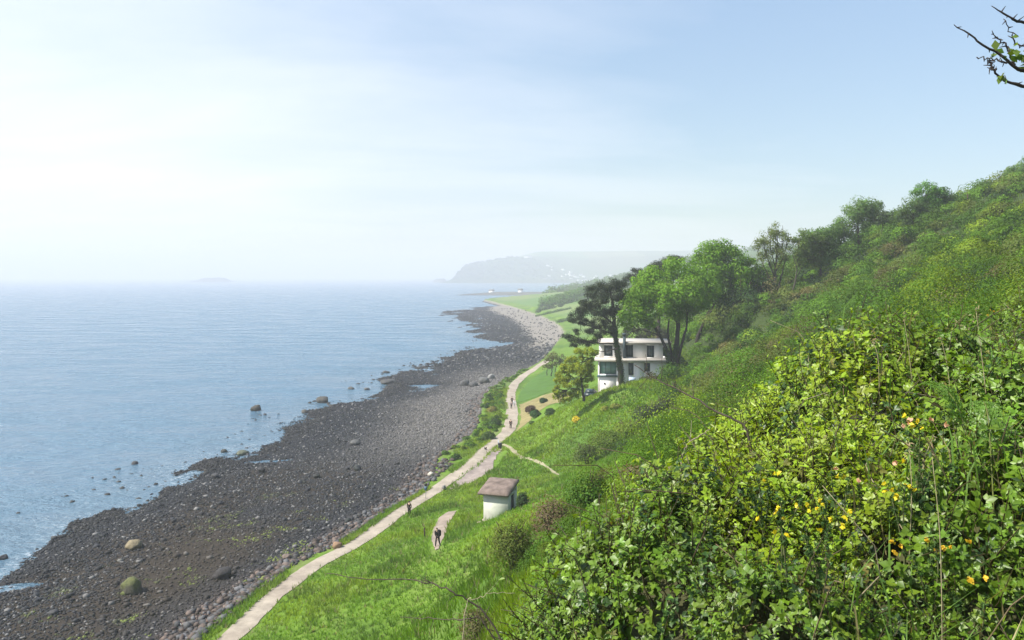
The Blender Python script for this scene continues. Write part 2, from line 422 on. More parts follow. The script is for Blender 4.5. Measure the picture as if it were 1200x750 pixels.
# tarmac apron beside the path, the mown lawn, the dry bed, small side paths
drape('tarmac_apron', [G(a, b, 3) for a, b in [(526, 574), (548, 553), (568, 536), (582, 524), (590, 523), (583, 534), (578, 545), (577, 552), (561, 563), (545, 571)]],
      M['path'], (.27, .225, .20), .3, .06, kind='structure')
drape('mown_lawn', [G(a, b, 3.6) for a, b in [(606, 468), (609, 457), (617, 447), (632, 439), (650, 435), (655, 448), (648, 462), (630, 467)]],
      M['grass'], (.095, .20, .022), .4, .05, .1, kind='structure')
drape('dry_bed', [G(a, b, 3.6) for a, b in [(605, 503), (610, 490), (609, 471), (640, 467), (668, 474), (664, 484), (640, 488), (626, 492), (612, 503)]],
      M['path'], (.22, .19, .085), .3, .06, .3, kind='structure')
drape('drive', [G(a, b, 10.0) for a, b in [(681, 454), (700, 453), (725, 455), (730, 462), (700, 466), (684, 462)]], M['path'], (.42, .33, .28), .4, .06, .2, kind='structure')
fp = [hit(a, b)[:2] for a, b in [(512, 645), (513, 632), (517, 617), (523, 606), (531, 600)]]
FP1 = spline(fp, 30); APR = spline([G(a, b, 3) for a, b in [(545, 565), (560, 555), (574, 545), (585, 532)]], 14)
ribbon('hut_footpath', FP1, np.interp(np.linspace(0, 1, 30), [0, .3, .8, 1], [.5, 1.3, 1.7, 1.2]), M['path'], (.27, .22, .18), .06, 5, kind='structure')
fp = [hit(a, b)[:2] for a, b in [(589, 521), (600, 527), (618, 537), (640, 547), (655, 557)]]
FP2 = spline(fp, 36)
ribbon('slope_footpath', FP2, np.interp(np.linspace(0, 1, 36), [0, .1, .8, 1], [.7, .6, .45, .15]), M['path'], (.27, .25, .16), .06, 4, kind='structure')

# ------------------------------------------------------------------ sea
SX = np.unique(np.concatenate([[-12000, -6000, -3000, -1500, -800, -400, -250], np.arange(-180, 60, 1.6), [80, 200, 600, 2000, 6000, 12000]]))
SY = np.unique(np.concatenate([[-2500, -800, -200], np.arange(-60, 420, 1.8), np.arange(420, 900, 5), [1000, 1400, 2000, 3000, 5000, 8000, 12000]]))
sx, sy = np.meshgrid(SX, SY)
dep = np.where((sx > -138) & (sy > -58) & (sy < 950) & (sx < 255), -hgt(sx, sy), 9.0)
shore = np.clip(1-np.abs(dep-.12)/.42, 0, 1); surf = np.clip(1-np.abs(dep-.75)/.5, 0, 1)*.45
nzf = fbm(sx*.13, sy*.05, 91)
shore = shore*smooth(.36, .62, nzf)+surf*smooth(.52, .66, fbm(sx*.10, sy*.035, 95))
shal = np.clip(1-dep/2.6, 0, 1)
colr = np.stack([shore, shal, 0*shore], -1)
def mat_sea():
    m, nt, N, L = new_mat('sea_water')
    out = N('ShaderNodeOutputMaterial'); p = N('ShaderNodeBsdfPrincipled'); at = N('ShaderNodeAttribute'); at.attribute_name = 'Col'
    sp = N('ShaderNodeSeparateColor'); L(at.outputs['Color'], sp.inputs['Color'])
    tc = N('ShaderNodeTexCoord')
    def noise(scale, stretch, det, rot=0.35):
        mp = N('ShaderNodeMapping'); mp.inputs['Scale'].default_value = (scale, scale*stretch, scale); mp.inputs['Rotation'].default_value = (0, 0, rot)
        nz = N('ShaderNodeTexNoise'); nz.inputs['Scale'].default_value = 1; nz.inputs['Detail'].default_value = det; nz.inputs['Roughness'].default_value = .6
        L(tc.outputs['Object'], mp.inputs['Vector']); L(mp.outputs['Vector'], nz.inputs['Vector']); return nz.outputs['Fac']
    a = noise(.16, 2.2, 5); b = noise(.9, 1.8, 5, .1); c = noise(.035, 2.5, 3, .5)
    ad = N('ShaderNodeMath'); ad.operation = 'MULTIPLY_ADD'; ad.inputs[1].default_value = .30; L(b, ad.inputs[0]); L(a, ad.inputs[2])
    bp = N('ShaderNodeBump'); bp.inputs['Strength'].default_value = .9; bp.inputs['Distance'].default_value = 1.9
    L(ad.outputs[0], bp.inputs['Height']); L(bp.outputs['Normal'], p.inputs['Normal'])
    # water colour: deep blue, a little greener and paler in the shallows, foam white
    m1 = N('ShaderNodeMix'); m1.data_type = 'RGBA'; m1.inputs['A'].default_value = (.062, .148, .225, 1); m1.inputs['B'].default_value = (.07, .14, .20, 1)
    L(sp.outputs['Green'], m1.inputs['Factor'])
    fo = N('ShaderNodeMath'); fo.operation = 'MULTIPLY'; 
    fn = noise(1.3, 1.3, 6, .2); mr = N('ShaderNodeMapRange'); mr.inputs['From Min'].default_value = .50; mr.inputs['From Max'].default_value = .68
    mr.inputs['To Max'].default_value = .6; L(fn, mr.inputs['Value']); L(mr.outputs['Result'], fo.inputs[0]); L(sp.outputs['Red'], fo.inputs[1])
    m2 = N('ShaderNodeMix'); m2.data_type = 'RGBA'; m2.inputs['B'].default_value = (.72, .76, .8, 1)
    L(fo.outputs[0], m2.inputs['Factor']); L(m1.outputs['Result'], m2.inputs['A']); L(m2.outputs['Result'], p.inputs['Base Color'])
    rr = N('ShaderNodeMapRange'); wl = N('ShaderNodeMapRange'); wl.inputs['From Min'].default_value = .35; wl.inputs['From Max'].default_value = .65; wl.inputs['To Min'].default_value = .12; wl.inputs['To Max'].default_value = .36; L(c, wl.inputs['Value']); L(wl.outputs['Result'], rr.inputs['To Min']); rr.inputs['To Max'].default_value = .8; L(fo.outputs[0], rr.inputs['Value'])
    L(rr.outputs['Result'], p.inputs['Roughness']); p.inputs['IOR'].default_value = 1.33; p.inputs['Specular IOR Level'].default_value = .6
    L(p.outputs['BSDF'], out.inputs['Surface'])
    return m
grid_mesh('sea', SX, SY, np.zeros(sx.shape), colr, mat_sea(), kind='structure')

# ------------------------------------------------------------------ stones
def stones(mb, pos, size, col, flat=.62, sub=1):
    V, T = ICO[sub]; n = len(pos)
    if n == 0: return
    a = rng.random(n)*6.283; ca, sa = np.cos(a), np.sin(a)
    v = V[None]*(1+(rng.random((n, len(V), 1))-.5)*.55)
    sc3 = np.stack([size*(.75+.6*rng.random(n)), size*(.65+.4*rng.random(n)), size*flat*(.7+.6*rng.random(n))], 1)
    v = v*sc3[:, None]
    tx = rng.normal(size=n)*.3
    y = v[..., 1]*np.cos(tx)[:, None]-v[..., 2]*np.sin(tx)[:, None]; z = v[..., 1]*np.sin(tx)[:, None]+v[..., 2]*np.cos(tx)[:, None]
    x = v[..., 0]
    v = np.stack([x*ca[:, None]-y*sa[:, None], x*sa[:, None]+y*ca[:, None], z], -1)+pos[:, None]
    t = (T[None]+(np.arange(n)*len(V))[:, None, None]).reshape(-1, 3)
    mb.add(v.reshape(-1, 3), None, t, np.repeat(col, len(V), 0))

def scatter_beach(n, y0, y1, lo, hi, t0=0, t1=1.15, pw=1.0):
    y = y0+(y1-y0)*rng.random(n)**pw
    xp = xpath(y)-1.2-bank(y); xw = xwater(y); t = t0+(t1-t0)*rng.random(n)
    x = xp+(xw-xp)*t; return x, y, t
mb = MB()
for n, y0, y1, lo, hi, pw in ((80000, 52, 150, .07, .19, 1.0), (3000, 52, 150, .18, .42, 1.0), (36000, 150, 270, .12, .30, 1.1), (16000, 270, 720, .25, .7, 1.2)):
    x, y, t = scatter_beach(n, y0, y1, lo, hi, 0, 1.32, pw)
    z = hgt(x, y); n1 = fbm(x*.08, y*.08, 41); n3 = fbm(x*.03, y*.03, 47)
    mud = np.clip(.95*np.exp(-((x+33+(y-80)*.08)/6.5)**2-((y-82)/16)**2), 0, 1)
    sandy = smooth(285, 360, y)*(1-smooth(.35, .55, t))
    keep = (z > -.12-.1*rng.random(n)) & (rng.random(n) > mud*.72) & (rng.random(n) > sandy*.9) & (rng.random(n) > smooth(1.0, 1.25, t)*.97)
    x, y, t, z, mud = x[keep], y[keep], t[keep], z[keep], mud[keep]; n = len(x)
    base = np.array((.020, .022, .0265))*(.55+.9*rng.random((n, 1))**1.5)
    pale = (rng.random(n) < .08)[:, None]; base = np.where(pale, np.array((.17, .165, .16)), base)
    wet = smooth(.86, 1.0, t)[:, None]; base = base*(1-.5*wet)
    base = base*(1-mud[:, None]*.6)+np.array((.05, .034, .017))*mud[:, None]*.6
    up = ((1-smooth(.2, .75, t))*smooth(110, 150, y)*(1-smooth(230, 280, y)))[:, None]
    base = base*(1-up*.75)+np.array((.16, .15, .14))*(.5+rng.random((n, 1)))*up*.75
    red = ((1-smooth(.02, .16, t))*(1-smooth(105, 125, y)))[:, None]*(rng.random((n, 1)) < .6)
    base = base*(1-red)+np.array((.13, .085, .065))*(.6+.7*rng.random((n, 1)))*red
    wd = (smooth(.6, .72, fbm(x*.3, y*.3, 57))*smooth(.3, .5, 1-t)*(1-smooth(100, 118, y)))[:, None]*(rng.random((n, 1)) < .5)
    base = base*(1-wd)+np.array((.12, .15, .03))*wd
    s = lo+(hi-lo)*rng.random(n)**2
    stones(mb, np.stack([x, y, z+s*.15], 1), s, base)
n = 1500; y = 55+330*rng.random(n); t = .96+.42*rng.random(n)**1.4; x = xpath(y)-1.2-bank(y); x = x+(xwater(y)-x)*t    # rocks awash
k = fbm(x*.12, y*.09, 59) > .50; x, y = x[k], y[k]; s = (.12+.34*rng.random(len(x))**2)*(1+(y > 170)*.5)
stones(mb, np.stack([x, y, np.maximum(hgt(x, y), -.12)+s*.05], 1), s, np.array((.030, .030, .028))*(.6+.8*rng.random((len(x), 1))), .6)
mb.build('shingle', M['stone'], label='dark grey shingle of countless cobbles on the shore', cat='shingle', kind='stuff')
mb = MB()                                                   # tumbled larger stones in the bank below the path
n = 7000
y = 48+150*rng.random(n)**1.2; x = xpath(y)-1.5-bank(y)*(.35+.4*rng.random(n))-rng.random(n)**1.6*4.6
s = .07+.40*rng.random(n)**3.2
c = np.where((rng.random((n, 1)) < .5), np.array((.10, .075, .062)), np.array((.09, .09, .093)))*(.4+1.0*rng.random((n, 1))**1.5)
keep = (y < 122) | (xpath(y)-x > 1.2+bank(y))
x, y, s, c = x[keep], y[keep], s[keep], c[keep]
stones(mb, np.stack([x, y, hgt(x, y)+s*.2], 1), s, c, .7)
mb.build('bank_rubble', M['stone'], label='reddish and grey rubble tumbled along the bank below the path', cat='rubble', kind='stuff')

def boulder(px, py, wpx, col, label, z=None, flat=.75, cap=None, group=None, squash=1.0):
    p = hit(px, py)
    r = wpx/F*p[1]/2
    V, T = ICO[3]; n1 = rng.random(3)*50
    d = V*np.array((1, .85*squash, flat))
    k = 1+.34*(fbm(V[:, 0]*1.6+n1[0]+V[:, 2], V[:, 1]*1.6+n1[1], 3)-.5)*2+.16*(fbm(V[:, 0]*5+n1[1], V[:, 1]*5+V[:, 2]*4, 5)-.5)
    k = np.round(k*9)/9*.6+k*.4
    for q in range(11):                          # broken faces
        pn = unit(rng.normal(size=3)); cut = .62+.25*rng.random(); pr = (d*k[:, None])@pn; over = np.maximum(pr-cut, 0)*.88
        d = d-(over/k)[:, None]*pn[None]
    v = d*k[:, None]*r
    a = rng.random()*6.28; v = np.stack([v[:, 0]*math.cos(a)-v[:, 1]*math.sin(a), v[:, 0]*math.sin(a)+v[:, 1]*math.cos(a), v[:, 2]], 1)
    v[:, 2] += r*flat*.55
    c = np.broadcast_to(np.asarray(col, float), v.shape)*(.8+.4*fbm(V[:, 0]*3, V[:, 1]*3+V[:, 2]*2, 8))[:, None]
    if cap is not None:
        w = smooth(.0, .6, V[:, 2]+(fbm(V[:, 0]*2, V[:, 1]*2, 12)-.5))[:, None]; c = c*(1-w)+np.asarray(cap)*w
    mb = MB().add(v, None, T, c)
    return mb.build('boulder', M['boulder'], origin=None, smoothed=False, label=label, cat='boulder', group=group), p
def put(bp): bp[0].location = (bp[1][0], bp[1][1], max(float(hgt(bp[1][0], bp[1][1])), -.15))
gb = 'boulders on the shore'
for a in [
    (155, 694, 27, (.09, .085, .06), 'big boulder with green algae on top, standing alone on the brown mud', .85, (.085, .095, .03)),
    (261, 677, 24, (.035, .032, .032), 'low black boulder on the shingle, right of the algae topped boulder', .6, None),
    (157, 642, 21, (.17, .14, .085), 'low tan speckled boulder lying flat among dark stones', .55, (.20, .165, .10)),
    (300, 481, 13, (.06, .053, .042), 'rounded brown boulder standing in open water offshore', .7, None),
    (378, 472, 15, (.07, .067, .058), 'grey brown boulder at the edge of the wash, biggest of its cluster', .7, None),
    (357, 484, 9, (.09, .085, .075), 'small grey boulder in the wash below a larger grey brown one', .6, None),
    (262, 530, 8, (.05, .055, .05), 'dark boulder standing at the waterline above a pool', .7, None),
    (284, 533, 15, (.09, .10, .07), 'flat mossy boulder at the waterline beside a long pool', .45, None),
    (158, 544, 10, (.05, .05, .05), 'small black boulder alone in shallow water with a foam streak', .6, None),
    (138, 550, 8, (.05, .05, .05), 'low dark stone awash near a small black boulder', .35, None),
    (252, 560, 11, (.06, .06, .062), 'grey boulder on dark shingle just above the waterline', .6, None),
    (306, 553, 11, (.035, .035, .037), 'blackish boulder on the shingle near the end of the long pool', .6, None),
    (371, 560, 10, (.03, .032, .03), 'small black weed covered boulder in the middle of the beach', .6, None),
    (419, 551, 12, (.035, .04, .04), 'dark boulder on pale upper shingle nearer the path', .65, None),
    (416, 521, 14, (.09, .09, .088), 'pale grey boulder with a dark shadowed side mid beach', .55, None),
    (408, 612, 9, (.04, .045, .045), 'dark stone just below the rubble bank', .7, None),
    (4, 655, 12, (.045, .045, .048), 'black boulder at the water edge by the frame side', .7, None),
    (63, 632, 9, (.06, .06, .06), 'dark boulder at the waterline on the near beach', .6, None),
    (62, 720, 14, (.055, .055, .057), 'dark slab of rock on the nearest shingle', .5, None),
    (505, 558, 9, (.45, .42, .36), 'whitish boulder beside the path, brightest stone on the beach', .8, None),
    (395, 642, 13, (.22, .14, .085), 'orange tan boulder in the rubble bank beside the path', .7, None),
    (336, 655, 14, (.15, .115, .095), 'flat pinkish boulder in the rubble below the path', .5, None),
    (411, 456, 9, (.07, .07, .065), 'dark weedy rock in the wash beyond a grey brown boulder', .5, None),
    (430, 457, 8, (.07, .07, .065), 'small dark rock in the shallows before the tide pool', .5, None),
    (455, 449, 24, (.06, .06, .058), 'long low dark reef rock between two pools', .25, None),
    (452, 437, 10, (.06, .06, .058), 'low dark rock standing in the far shallows', .4, None),
    (545, 452, 14, (.08, .08, .078), 'large dark boulder in the row crossing the far beach', .6, None),
    (567, 449, 16, (.10, .10, .095), 'long grey boulder ending the row that crosses the far beach', .6, None),
    (576, 444, 11, (.20, .20, .19), 'pale boulder at the top of the far beach row', .7, None),
    (555, 453, 13, (.07, .07, .07), 'black boulder in the middle of the far beach row', .55, None),
]:
    put(boulder(a[0], a[1], a[2], a[3], a[4], flat=a[5], cap=a[6], group=gb))
b = boulder(520, 574, 6, (.20, .19, .18), 'grey pointed stone marking the seaward edge of the grass by the path', flat=1.25); b[0].name = 'marker_stone'; b[0]['category'] = 'stone'; put(b)

# ------------------------------------------------------------------ grass
mb = MB()
CLEAR = []
def tufts(n, x, y, hlo, hhi, wid, col, blades=4):
    ok = np.ones(len(x), bool)
    for q, r in CLEAR: ok &= ((x[:, None]-q[None, :, 0])**2+(y[:, None]-q[None, :, 1])**2).min(1) > r*r
    x, y, col = x[ok], y[ok], np.asarray(col)[ok]; n = len(x)
    z = hgt(x, y); h = hlo+(hhi-hlo)*rng.random(n)
    for k in range(blades):
        a = rng.random(n)*6.283; d = np.stack([np.cos(a), np.sin(a), 0*a], 1)
        base = np.stack([x, y, z-.03], 1)+d*(rng.random((n, 1))*.16)
        side = np.stack([-d[:, 1], d[:, 0], 0*a], 1)*(wid*(.6+.8*rng.random((n, 1))))
        ln = .25+.55*rng.random((n, 1))
        tip = base+d*h[:, None]*ln+np.array((0, 0, 1))*h[:, None]*(.75+.4*rng.random((n, 1)))
        v = np.stack([base-side, base+side, tip], 1).reshape(-1, 3)
        cc = col*(.8+.4*rng.random((n, 1)))
        mb.add(v, None, np.arange(n*3).reshape(-1, 3), np.repeat(cc, 3, 0))
CLEAR += [(FP1, .8), (FP2, .42), (APR, 1.5), (np.array([[-1.2, 79.3]]), 2.2), (np.array([G(a, b, 3.6) for a, b in [(630, 455), (640, 448), (645, 442), (635, 462), (620, 460), (616, 455), (622, 480), (640, 477), (655, 476), (612, 480), (610, 492), (625, 486)]]), 4.5)]
def grasscol(x, y):
    n1 = smooth(.42, .62, fbm(x*.12, y*.12, 101))[:, None]; n2 = smooth(.5, .7, fbm(x*.4, y*.4, 105))[:, None]
    c = np.array((.135, .262, .009))*(1-n1)+np.array((.215, .33, .012))*n1
    c = c*(1-n2*.5)+np.array((.06, .125, .022))*n2*.5
    dry = (rng.random((len(x), 1)) < .06); return np.where(dry, np.array((.24, .22, .10)), c)
def region(n, y0, y1, pw=1.0, w=None):
    y = y0+(y1-y0)*rng.random(n)**pw; lo = xpath(y)+.82+.6*rng.random(n); hi = np.minimum(scrub_edge(y)+1.5, lo+60)
    return lo+(hi-lo)*rng.random(n), y
x, y = region(46000, 36, 105); tufts(len(x), x, y, .14, .38, .035, grasscol(x, y))
x, y = region(34000, 105, 170); k = (x > 14) | (y < 138); x, y = x[k], y[k]; tufts(len(x), x, y, .18, .42, .06, grasscol(x, y), 3)
x, y = region(14000, 40, 130); k = fbm(x*.2, y*.2, 111) > .56; x, y = x[k], y[k]; tufts(len(x), x, y, .35, .7, .05, grasscol(x, y)*.8, 5)
n = 9000; y = 40+160*rng.random(n); x = xpath(y)-.85-rng.random(n)**1.3*(bank(y)*.8+.3)
k = (fbm(y*.09, x*.2, 115) > .44); x, y = x[k], y[k]; tufts(len(x), x, y, .2, .5, .05, grasscol(x, y)*np.array((.9, .9, .9)), 4)
# long pale grass on the upper slope in the middle
n = 6000; y = 48+64*rng.random(n); x = scrub_edge(y)-5+7*rng.random(n); k = fbm(x*.15, y*.15, 119) > .46; x, y = x[k], y[k]
tufts(len(x), x, y, .35, .8, .03, np.broadcast_to(np.array((.25, .23, .11)), (len(x), 3)), 4)
# slope falling away in front of the eye
n = 13000; y = 11+28*rng.random(n); x = -16+20*rng.random(n)-(y*.12); tufts(n, x, y, .2, .5, .03, grasscol(x, y)*.9, 4)
n = 24000; y = 12+37*rng.random(n); x = -2+(scrub_edge(y)+6)*rng.random(n); tufts(n, x, y, .12, .34, .014, grasscol(x, y)*np.array((.72, .66, .8)), 4)
n = 9000; y = 40+115*rng.random(n); x = scrub_edge(y)-2+rng.random(n)**2*(6+y*.5); tufts(n, x, y, .3, .6, .06, grasscol(x, y)*.75, 3)
mb.build('grass', M['grass'], label='long bright green grass on the slope above the path', cat='grass', kind='stuff')

# ------------------------------------------------------------------ bushes
def bush(mb, c, r, h, n, ls, col, lumps=7, jit=.25, spiky=0.0, hue=.10):
    """leaves on lumpy domes; col = leaf colour of the plant"""
    c = np.asarray(c, float)
    d = randdir(lumps); d[:, 2] = np.abs(d[:, 2])*.9
    cen = d*np.array((r, r, h))*.55*(.6+.5*rng.random((lumps, 1))); rr = (.42+.22*rng.random(lumps))
    cen = np.concatenate([cen, [[0, 0, h*.35]]]); rr = np.concatenate([rr, [.6]])
    lump = rng.integers(0, lumps+1, n)
    dd = randdir(n); dd[:, 2] = np.where(dd[:, 2] < -.35, -dd[:, 2], dd[:, 2])
    rad = rr[lump]*(.78+.3*rng.random(n)+spiky*rng.random(n)**3)
    pos = cen[lump]+dd*rad[:, None]*np.array((r, r, h*.9))
    keep = pos[:, 2] > -.15*h
    pos, dd, lump = pos[keep], dd[keep], lump[keep]; n = len(pos)
    shade = (.85+.3*rng.random(lumps+1))[lump][:, None]
    leaves(mb, pos+c, unit(dd+randdir(n)*.36+np.array((0, 0, .1))), ls*(.6+.8*rng.random(n)), jitcol(col, n, jit, hue)*shade)

GREEN, YEL, MID, OLIVE, BROWN, DARK = map(np.array, ((.084, .172, .013), (.150, .225, .016), (.060, .132, .014), (.095, .130, .026), (.112, .108, .042), (.026, .058, .013)))
mb = MB(); core = MB()
def scrub_at(x, y, big=1.0):
    z = float(hgt(x, y)); dist = math.hypot(x, y)
    sp = float(fbm(x*.06, y*.06, 131)); q = random.random()
    if sp > .56: col = GREEN if q < .55 else (YEL if q < .75 else MID)
    elif sp > .47: col = [GREEN, MID, OLIVE, BROWN, DARK][random.choices(range(5), (5, 3, 2.5, .5, 1))[0]]
    else: col = [OLIVE, BROWN, MID, GREEN, DARK][random.choices(range(5), (4, .9, 3, 2.5, 1))[0]]
    r = (.75+2.0*random.random()**1.7)*big; h = r*(.7+.55*random.random())
    if random.random() < .22: h *= 1.5; r *= 1.2
    ls = min(.5, max(.05, .0021*dist))
    n = int(min(2200, 8.5*r*r/(ls*ls)))
    bush(mb, (x, y, z-.1), r, h, n, ls, col*(.55+.9*random.random()), lumps=6, jit=.09, hue=.05)
cnt = 0
while cnt < 2100:
    y = 22+random.random()**.85*150; x = scrub_edge(y)-3+random.random()*(8+y*.55)
    if x-scrub_edge(y) < 2.5 and fbm(x*.2, y*.2, 137) < .5: continue
    px = CX+x/y*F
    if px > 1330: continue
    scrub_at(x, y); cnt += 1
for i in range(620):
    y = 158+random.random()**1.4*150; x = scrub_edge(y)-6+random.random()*80; scrub_at(x, y, 1.9)
for i in range(120):                                        # steep ground hidden just beyond the near thicket
    y = 11+random.random()*14; x = 1.5+y*.12+random.random()*16; scrub_at(x, y, .35)
for i in range(75):                                         # the green bank between path and beach
    y = 122+random.random()*66; x = xpath(y)-2.0-random.random()*(bank(y)-1.0)
    z = float(hgt(x, y)); r = .55+.5*random.random(); bush(mb, (x, y, z), r, r*.9, 170, .26, random.choice([GREEN, MID, MID, DARK, YEL*.9]), lumps=4)
for i in range(60):
    y = 185+random.random()*55; x = xpath(y)-1.7-random.random()*(bank(y)-.6)
    z = float(hgt(x, y)); r = .5+.4*random.random(); bush(mb, (x, y, z), r, r*.7, 80, .35, random.choice([GREEN, MID, OLIVE]), lumps=3)
for i in range(150):                                        # low scrub scattered on the grass slope edge
    y = 60+random.random()*70; x = scrub_edge(y)-7+random.random()*6
    if fbm(x*.13, y*.13, 141) > .5: scrub_at(x, y, .6)
for i in range(240):                                         # small bushes on the steep slope below the brambles
    y = 9+random.random()*34; x = -.6+y*.04+random.random()*(scrub_edge(y)+1); scrub_at(x, y, .34)
mb.build('hillside_scrub', M['leaf'], label='dense mixed bramble and gorse scrub covering the hillside', cat='scrub', kind='stuff')

def shrub(name, px, py, Y, rpx, hpx, col, label, cat='shrub', n=1400, ls=None, group=None, spiky=.2, lumps=9, stems=True, top=None, topfrac=.4):
    p = drop(px, Y) if Y else hit(px, py)
    Yd = p[1]; r = rpx/F*Yd; h = hpx/F*Yd
    e = empty(name, p, label=label, cat=cat, group=group)
    mb = MB(); ls = ls or max(.06, .0022*Yd)
    bush(mb, (0, 0, h*.12), r, h*.62, n, ls, col, lumps=lumps, spiky=spiky)
    if top is not None:
        m2 = int(n*topfrac); d = randdir(m2); d[:, 2] = np.abs(d[:, 2])
        pos = d*np.array((r*.75, r*.75, h*.9))*(.85+.25*rng.random((m2, 1))); leaves(mb, pos, unit(d+randdir(m2)*.6), ls*(.6+.7*rng.random(m2)), jitcol(top, m2))
    mb.build('foliage', M['leaf'], e)
    if stems:
        sm = MB()
        for k in range(6):
            a = random.random()*6.28; q = np.array((math.cos(a)*r*.55, math.sin(a)*r*.55, h*(.55+.25*random.random())))
            tube(sm, spline([(0, 0, -.15), q*.5+np.array((0, 0, h*.12)), q], 6), np.linspace(.04, .012, 6)*max(.5, r), 5, (.09, .07, .05))
        sm.build('stem', M['bark'], e)
    return e
shrub('clipped_shrub', 622, 484, 0, 7.5, 13, (.10, .065, .05), 'reddish purple clipped shrub in the dry bed beside the lawn', n=900, spiky=0)
shrub('clipped_shrub', 628, 489, 0, 7.5, 13, (.035, .085, .02), 'dark green clipped shrub directly before the reddish purple one', n=900, spiky=0)
shrub('clipped_shrub', 645, 486, 0, 8, 10, (.05, .10, .02), 'low rounded green shrub at the edge of the dry bed under the yellow tree', n=900, spiky=0)
shrub('clipped_shrub', 637, 472, 0, 4.5, 8, (.028, .06, .022), 'smallest dark clipped shrub, at the back of the dry bed by the lawn', n=600, spiky=0)
shrub('clipped_shrub', 623, 497, 0, 4, 5, (.07, .12, .025), 'tiny light green shrub at the front tip of the dry bed', n=300, spiky=0)
shrub('gorse_bush', 675, 495, 0, 6, 10, (.55, .46, .03), 'bright yellow flowering gorse bush alone on the grass slope', 'gorse bush', n=500)
shrub('gorse_bush', 709, 481, 0, 6, 7, (.22, .25, .04), 'pale yellow green bush on the slope between the gorse and the dark shrubs', 'gorse bush', n=400)
shrub('gorse_bush', 722, 478, 0, 8, 8, (.19, .22, .04), 'yellowish green low bush beside the dark shrubs on the slope', 'gorse bush', n=400)
e = shrub('windswept_shrub', 712, 541, 96, 30, 38, (.10, .155, .02), 'rounded olive green windswept shrub leaning uphill on the grass slope', n=2600, stems=False)
shrub('windswept_shrub', 737, 513, 100, 24, 28, (.13, .19, .02), 'yellower shrub crowded against the windswept one on its uphill side', n=1800)
shrub('hawthorn_bush', 688, 542, 95, 19, 40, (.085, .125, .028), 'small dark thorn bush on bare crooked stems on the grass slope', n=1400, spiky=.3)
shrub('dark_shrub', 758, 500, 104, 20, 30, (.045, .07, .025), 'dark olive bush, lower of the pair on the slope under the white house', n=1600)
shrub('dark_shrub', 778, 497, 104, 18, 25, (.055, .075, .028), 'dull olive bush just uphill of the darker one on the slope', n=1400)
shrub('dark_shrub', 741, 458, 134, 9, 13, (.05, .06, .03), 'brownish shrub beside the ivy clad pine trunk before the house', n=900)
shrub('dark_shrub', 757, 455, 133, 12, 15, (.055, .07, .03), 'olive twiggy shrub before the blue painted house door', n=1100)
shrub('dark_shrub', 775, 440, 136, 11, 18, (.045, .035, .03), 'dark reddish shrub against the end of the white house', n=1100)
shrub('dark_shrub', 822, 428, 138, 24, 18, (.045, .11, .018), 'deep green spreading bush at the foot of the sycamore', n=2200)
shrub('dark_shrub', 852, 405, 134, 16, 16, (.10, .08, .05), 'brown leafless bush on the hill behind the deep green one', n=1100)
shrub('path_shrub', 580, 500, 0, 9, 13, (.045, .095, .02), 'dark green bush crowding the seaward edge of the path at its bend', n=1000, spiky=.1)
shrub('path_shrub', 572, 515, 0, 9, 14, (.06, .11, .022), 'leafy bush beside the path just before the dog', n=1000, spiky=.1)
shrub('path_shrub', 577, 483, 0, 8, 9, (.19, .18, .05), 'yellowish dry bush on the bank between path and beach', n=700, spiky=.1)
# nearer bushes on the steep slope below the eye
shrub('broom_bush', 600, 640, 33, 34, 72, (.10, .13, .025), 'shaggy bush with yellow green top and brown lower twigs in front of the hut', n=3600, ls=.085, spiky=.35, top=(.15, .2, .03), topfrac=.35)
shrub('bracken_clump', 648, 648, 31, 38, 88, (.15, .115, .065), 'brown withered bracken clump between two green bushes', 'bracken', n=3600, ls=.085, spiky=.5)
shrub('broom_bush', 690, 618, 27, 31, 70, (.07, .15, .018), 'dense fresh green bush right of the brown bracken', n=3600, ls=.075, spiky=.25, top=(.12, .2, .02), topfrac=.3)
shrub('bracken_clump', 750, 580, 24, 36, 42, (.17, .14, .085), 'pale straw coloured tangle behind the near brambles', 'bracken', n=1600, ls=.08, spiky=.6)
shrub('rusty_bush', 484, 742, 19, 24, 56, (.10, .075, .03), 'small rusty leaved bush at the bottom of the grass slope', n=1100, ls=.06, spiky=.6)
shrub('broom_bush', 560, 692, 26, 28, 56, (.12, .115, .045), 'straggly olive and brown bush at the edge of the grass below the hut', n=1800, ls=.07, spiky=.6)
shrub('broom_bush', 548, 745, 19, 32, 60, (.10, .10, .035), 'twiggy brownish bush half hidden by the near brambles', n=1600, ls=.06, spiky=.6)
for (px, py, lab) in ((1005, 372, 'bright green bush'), ):
    pass

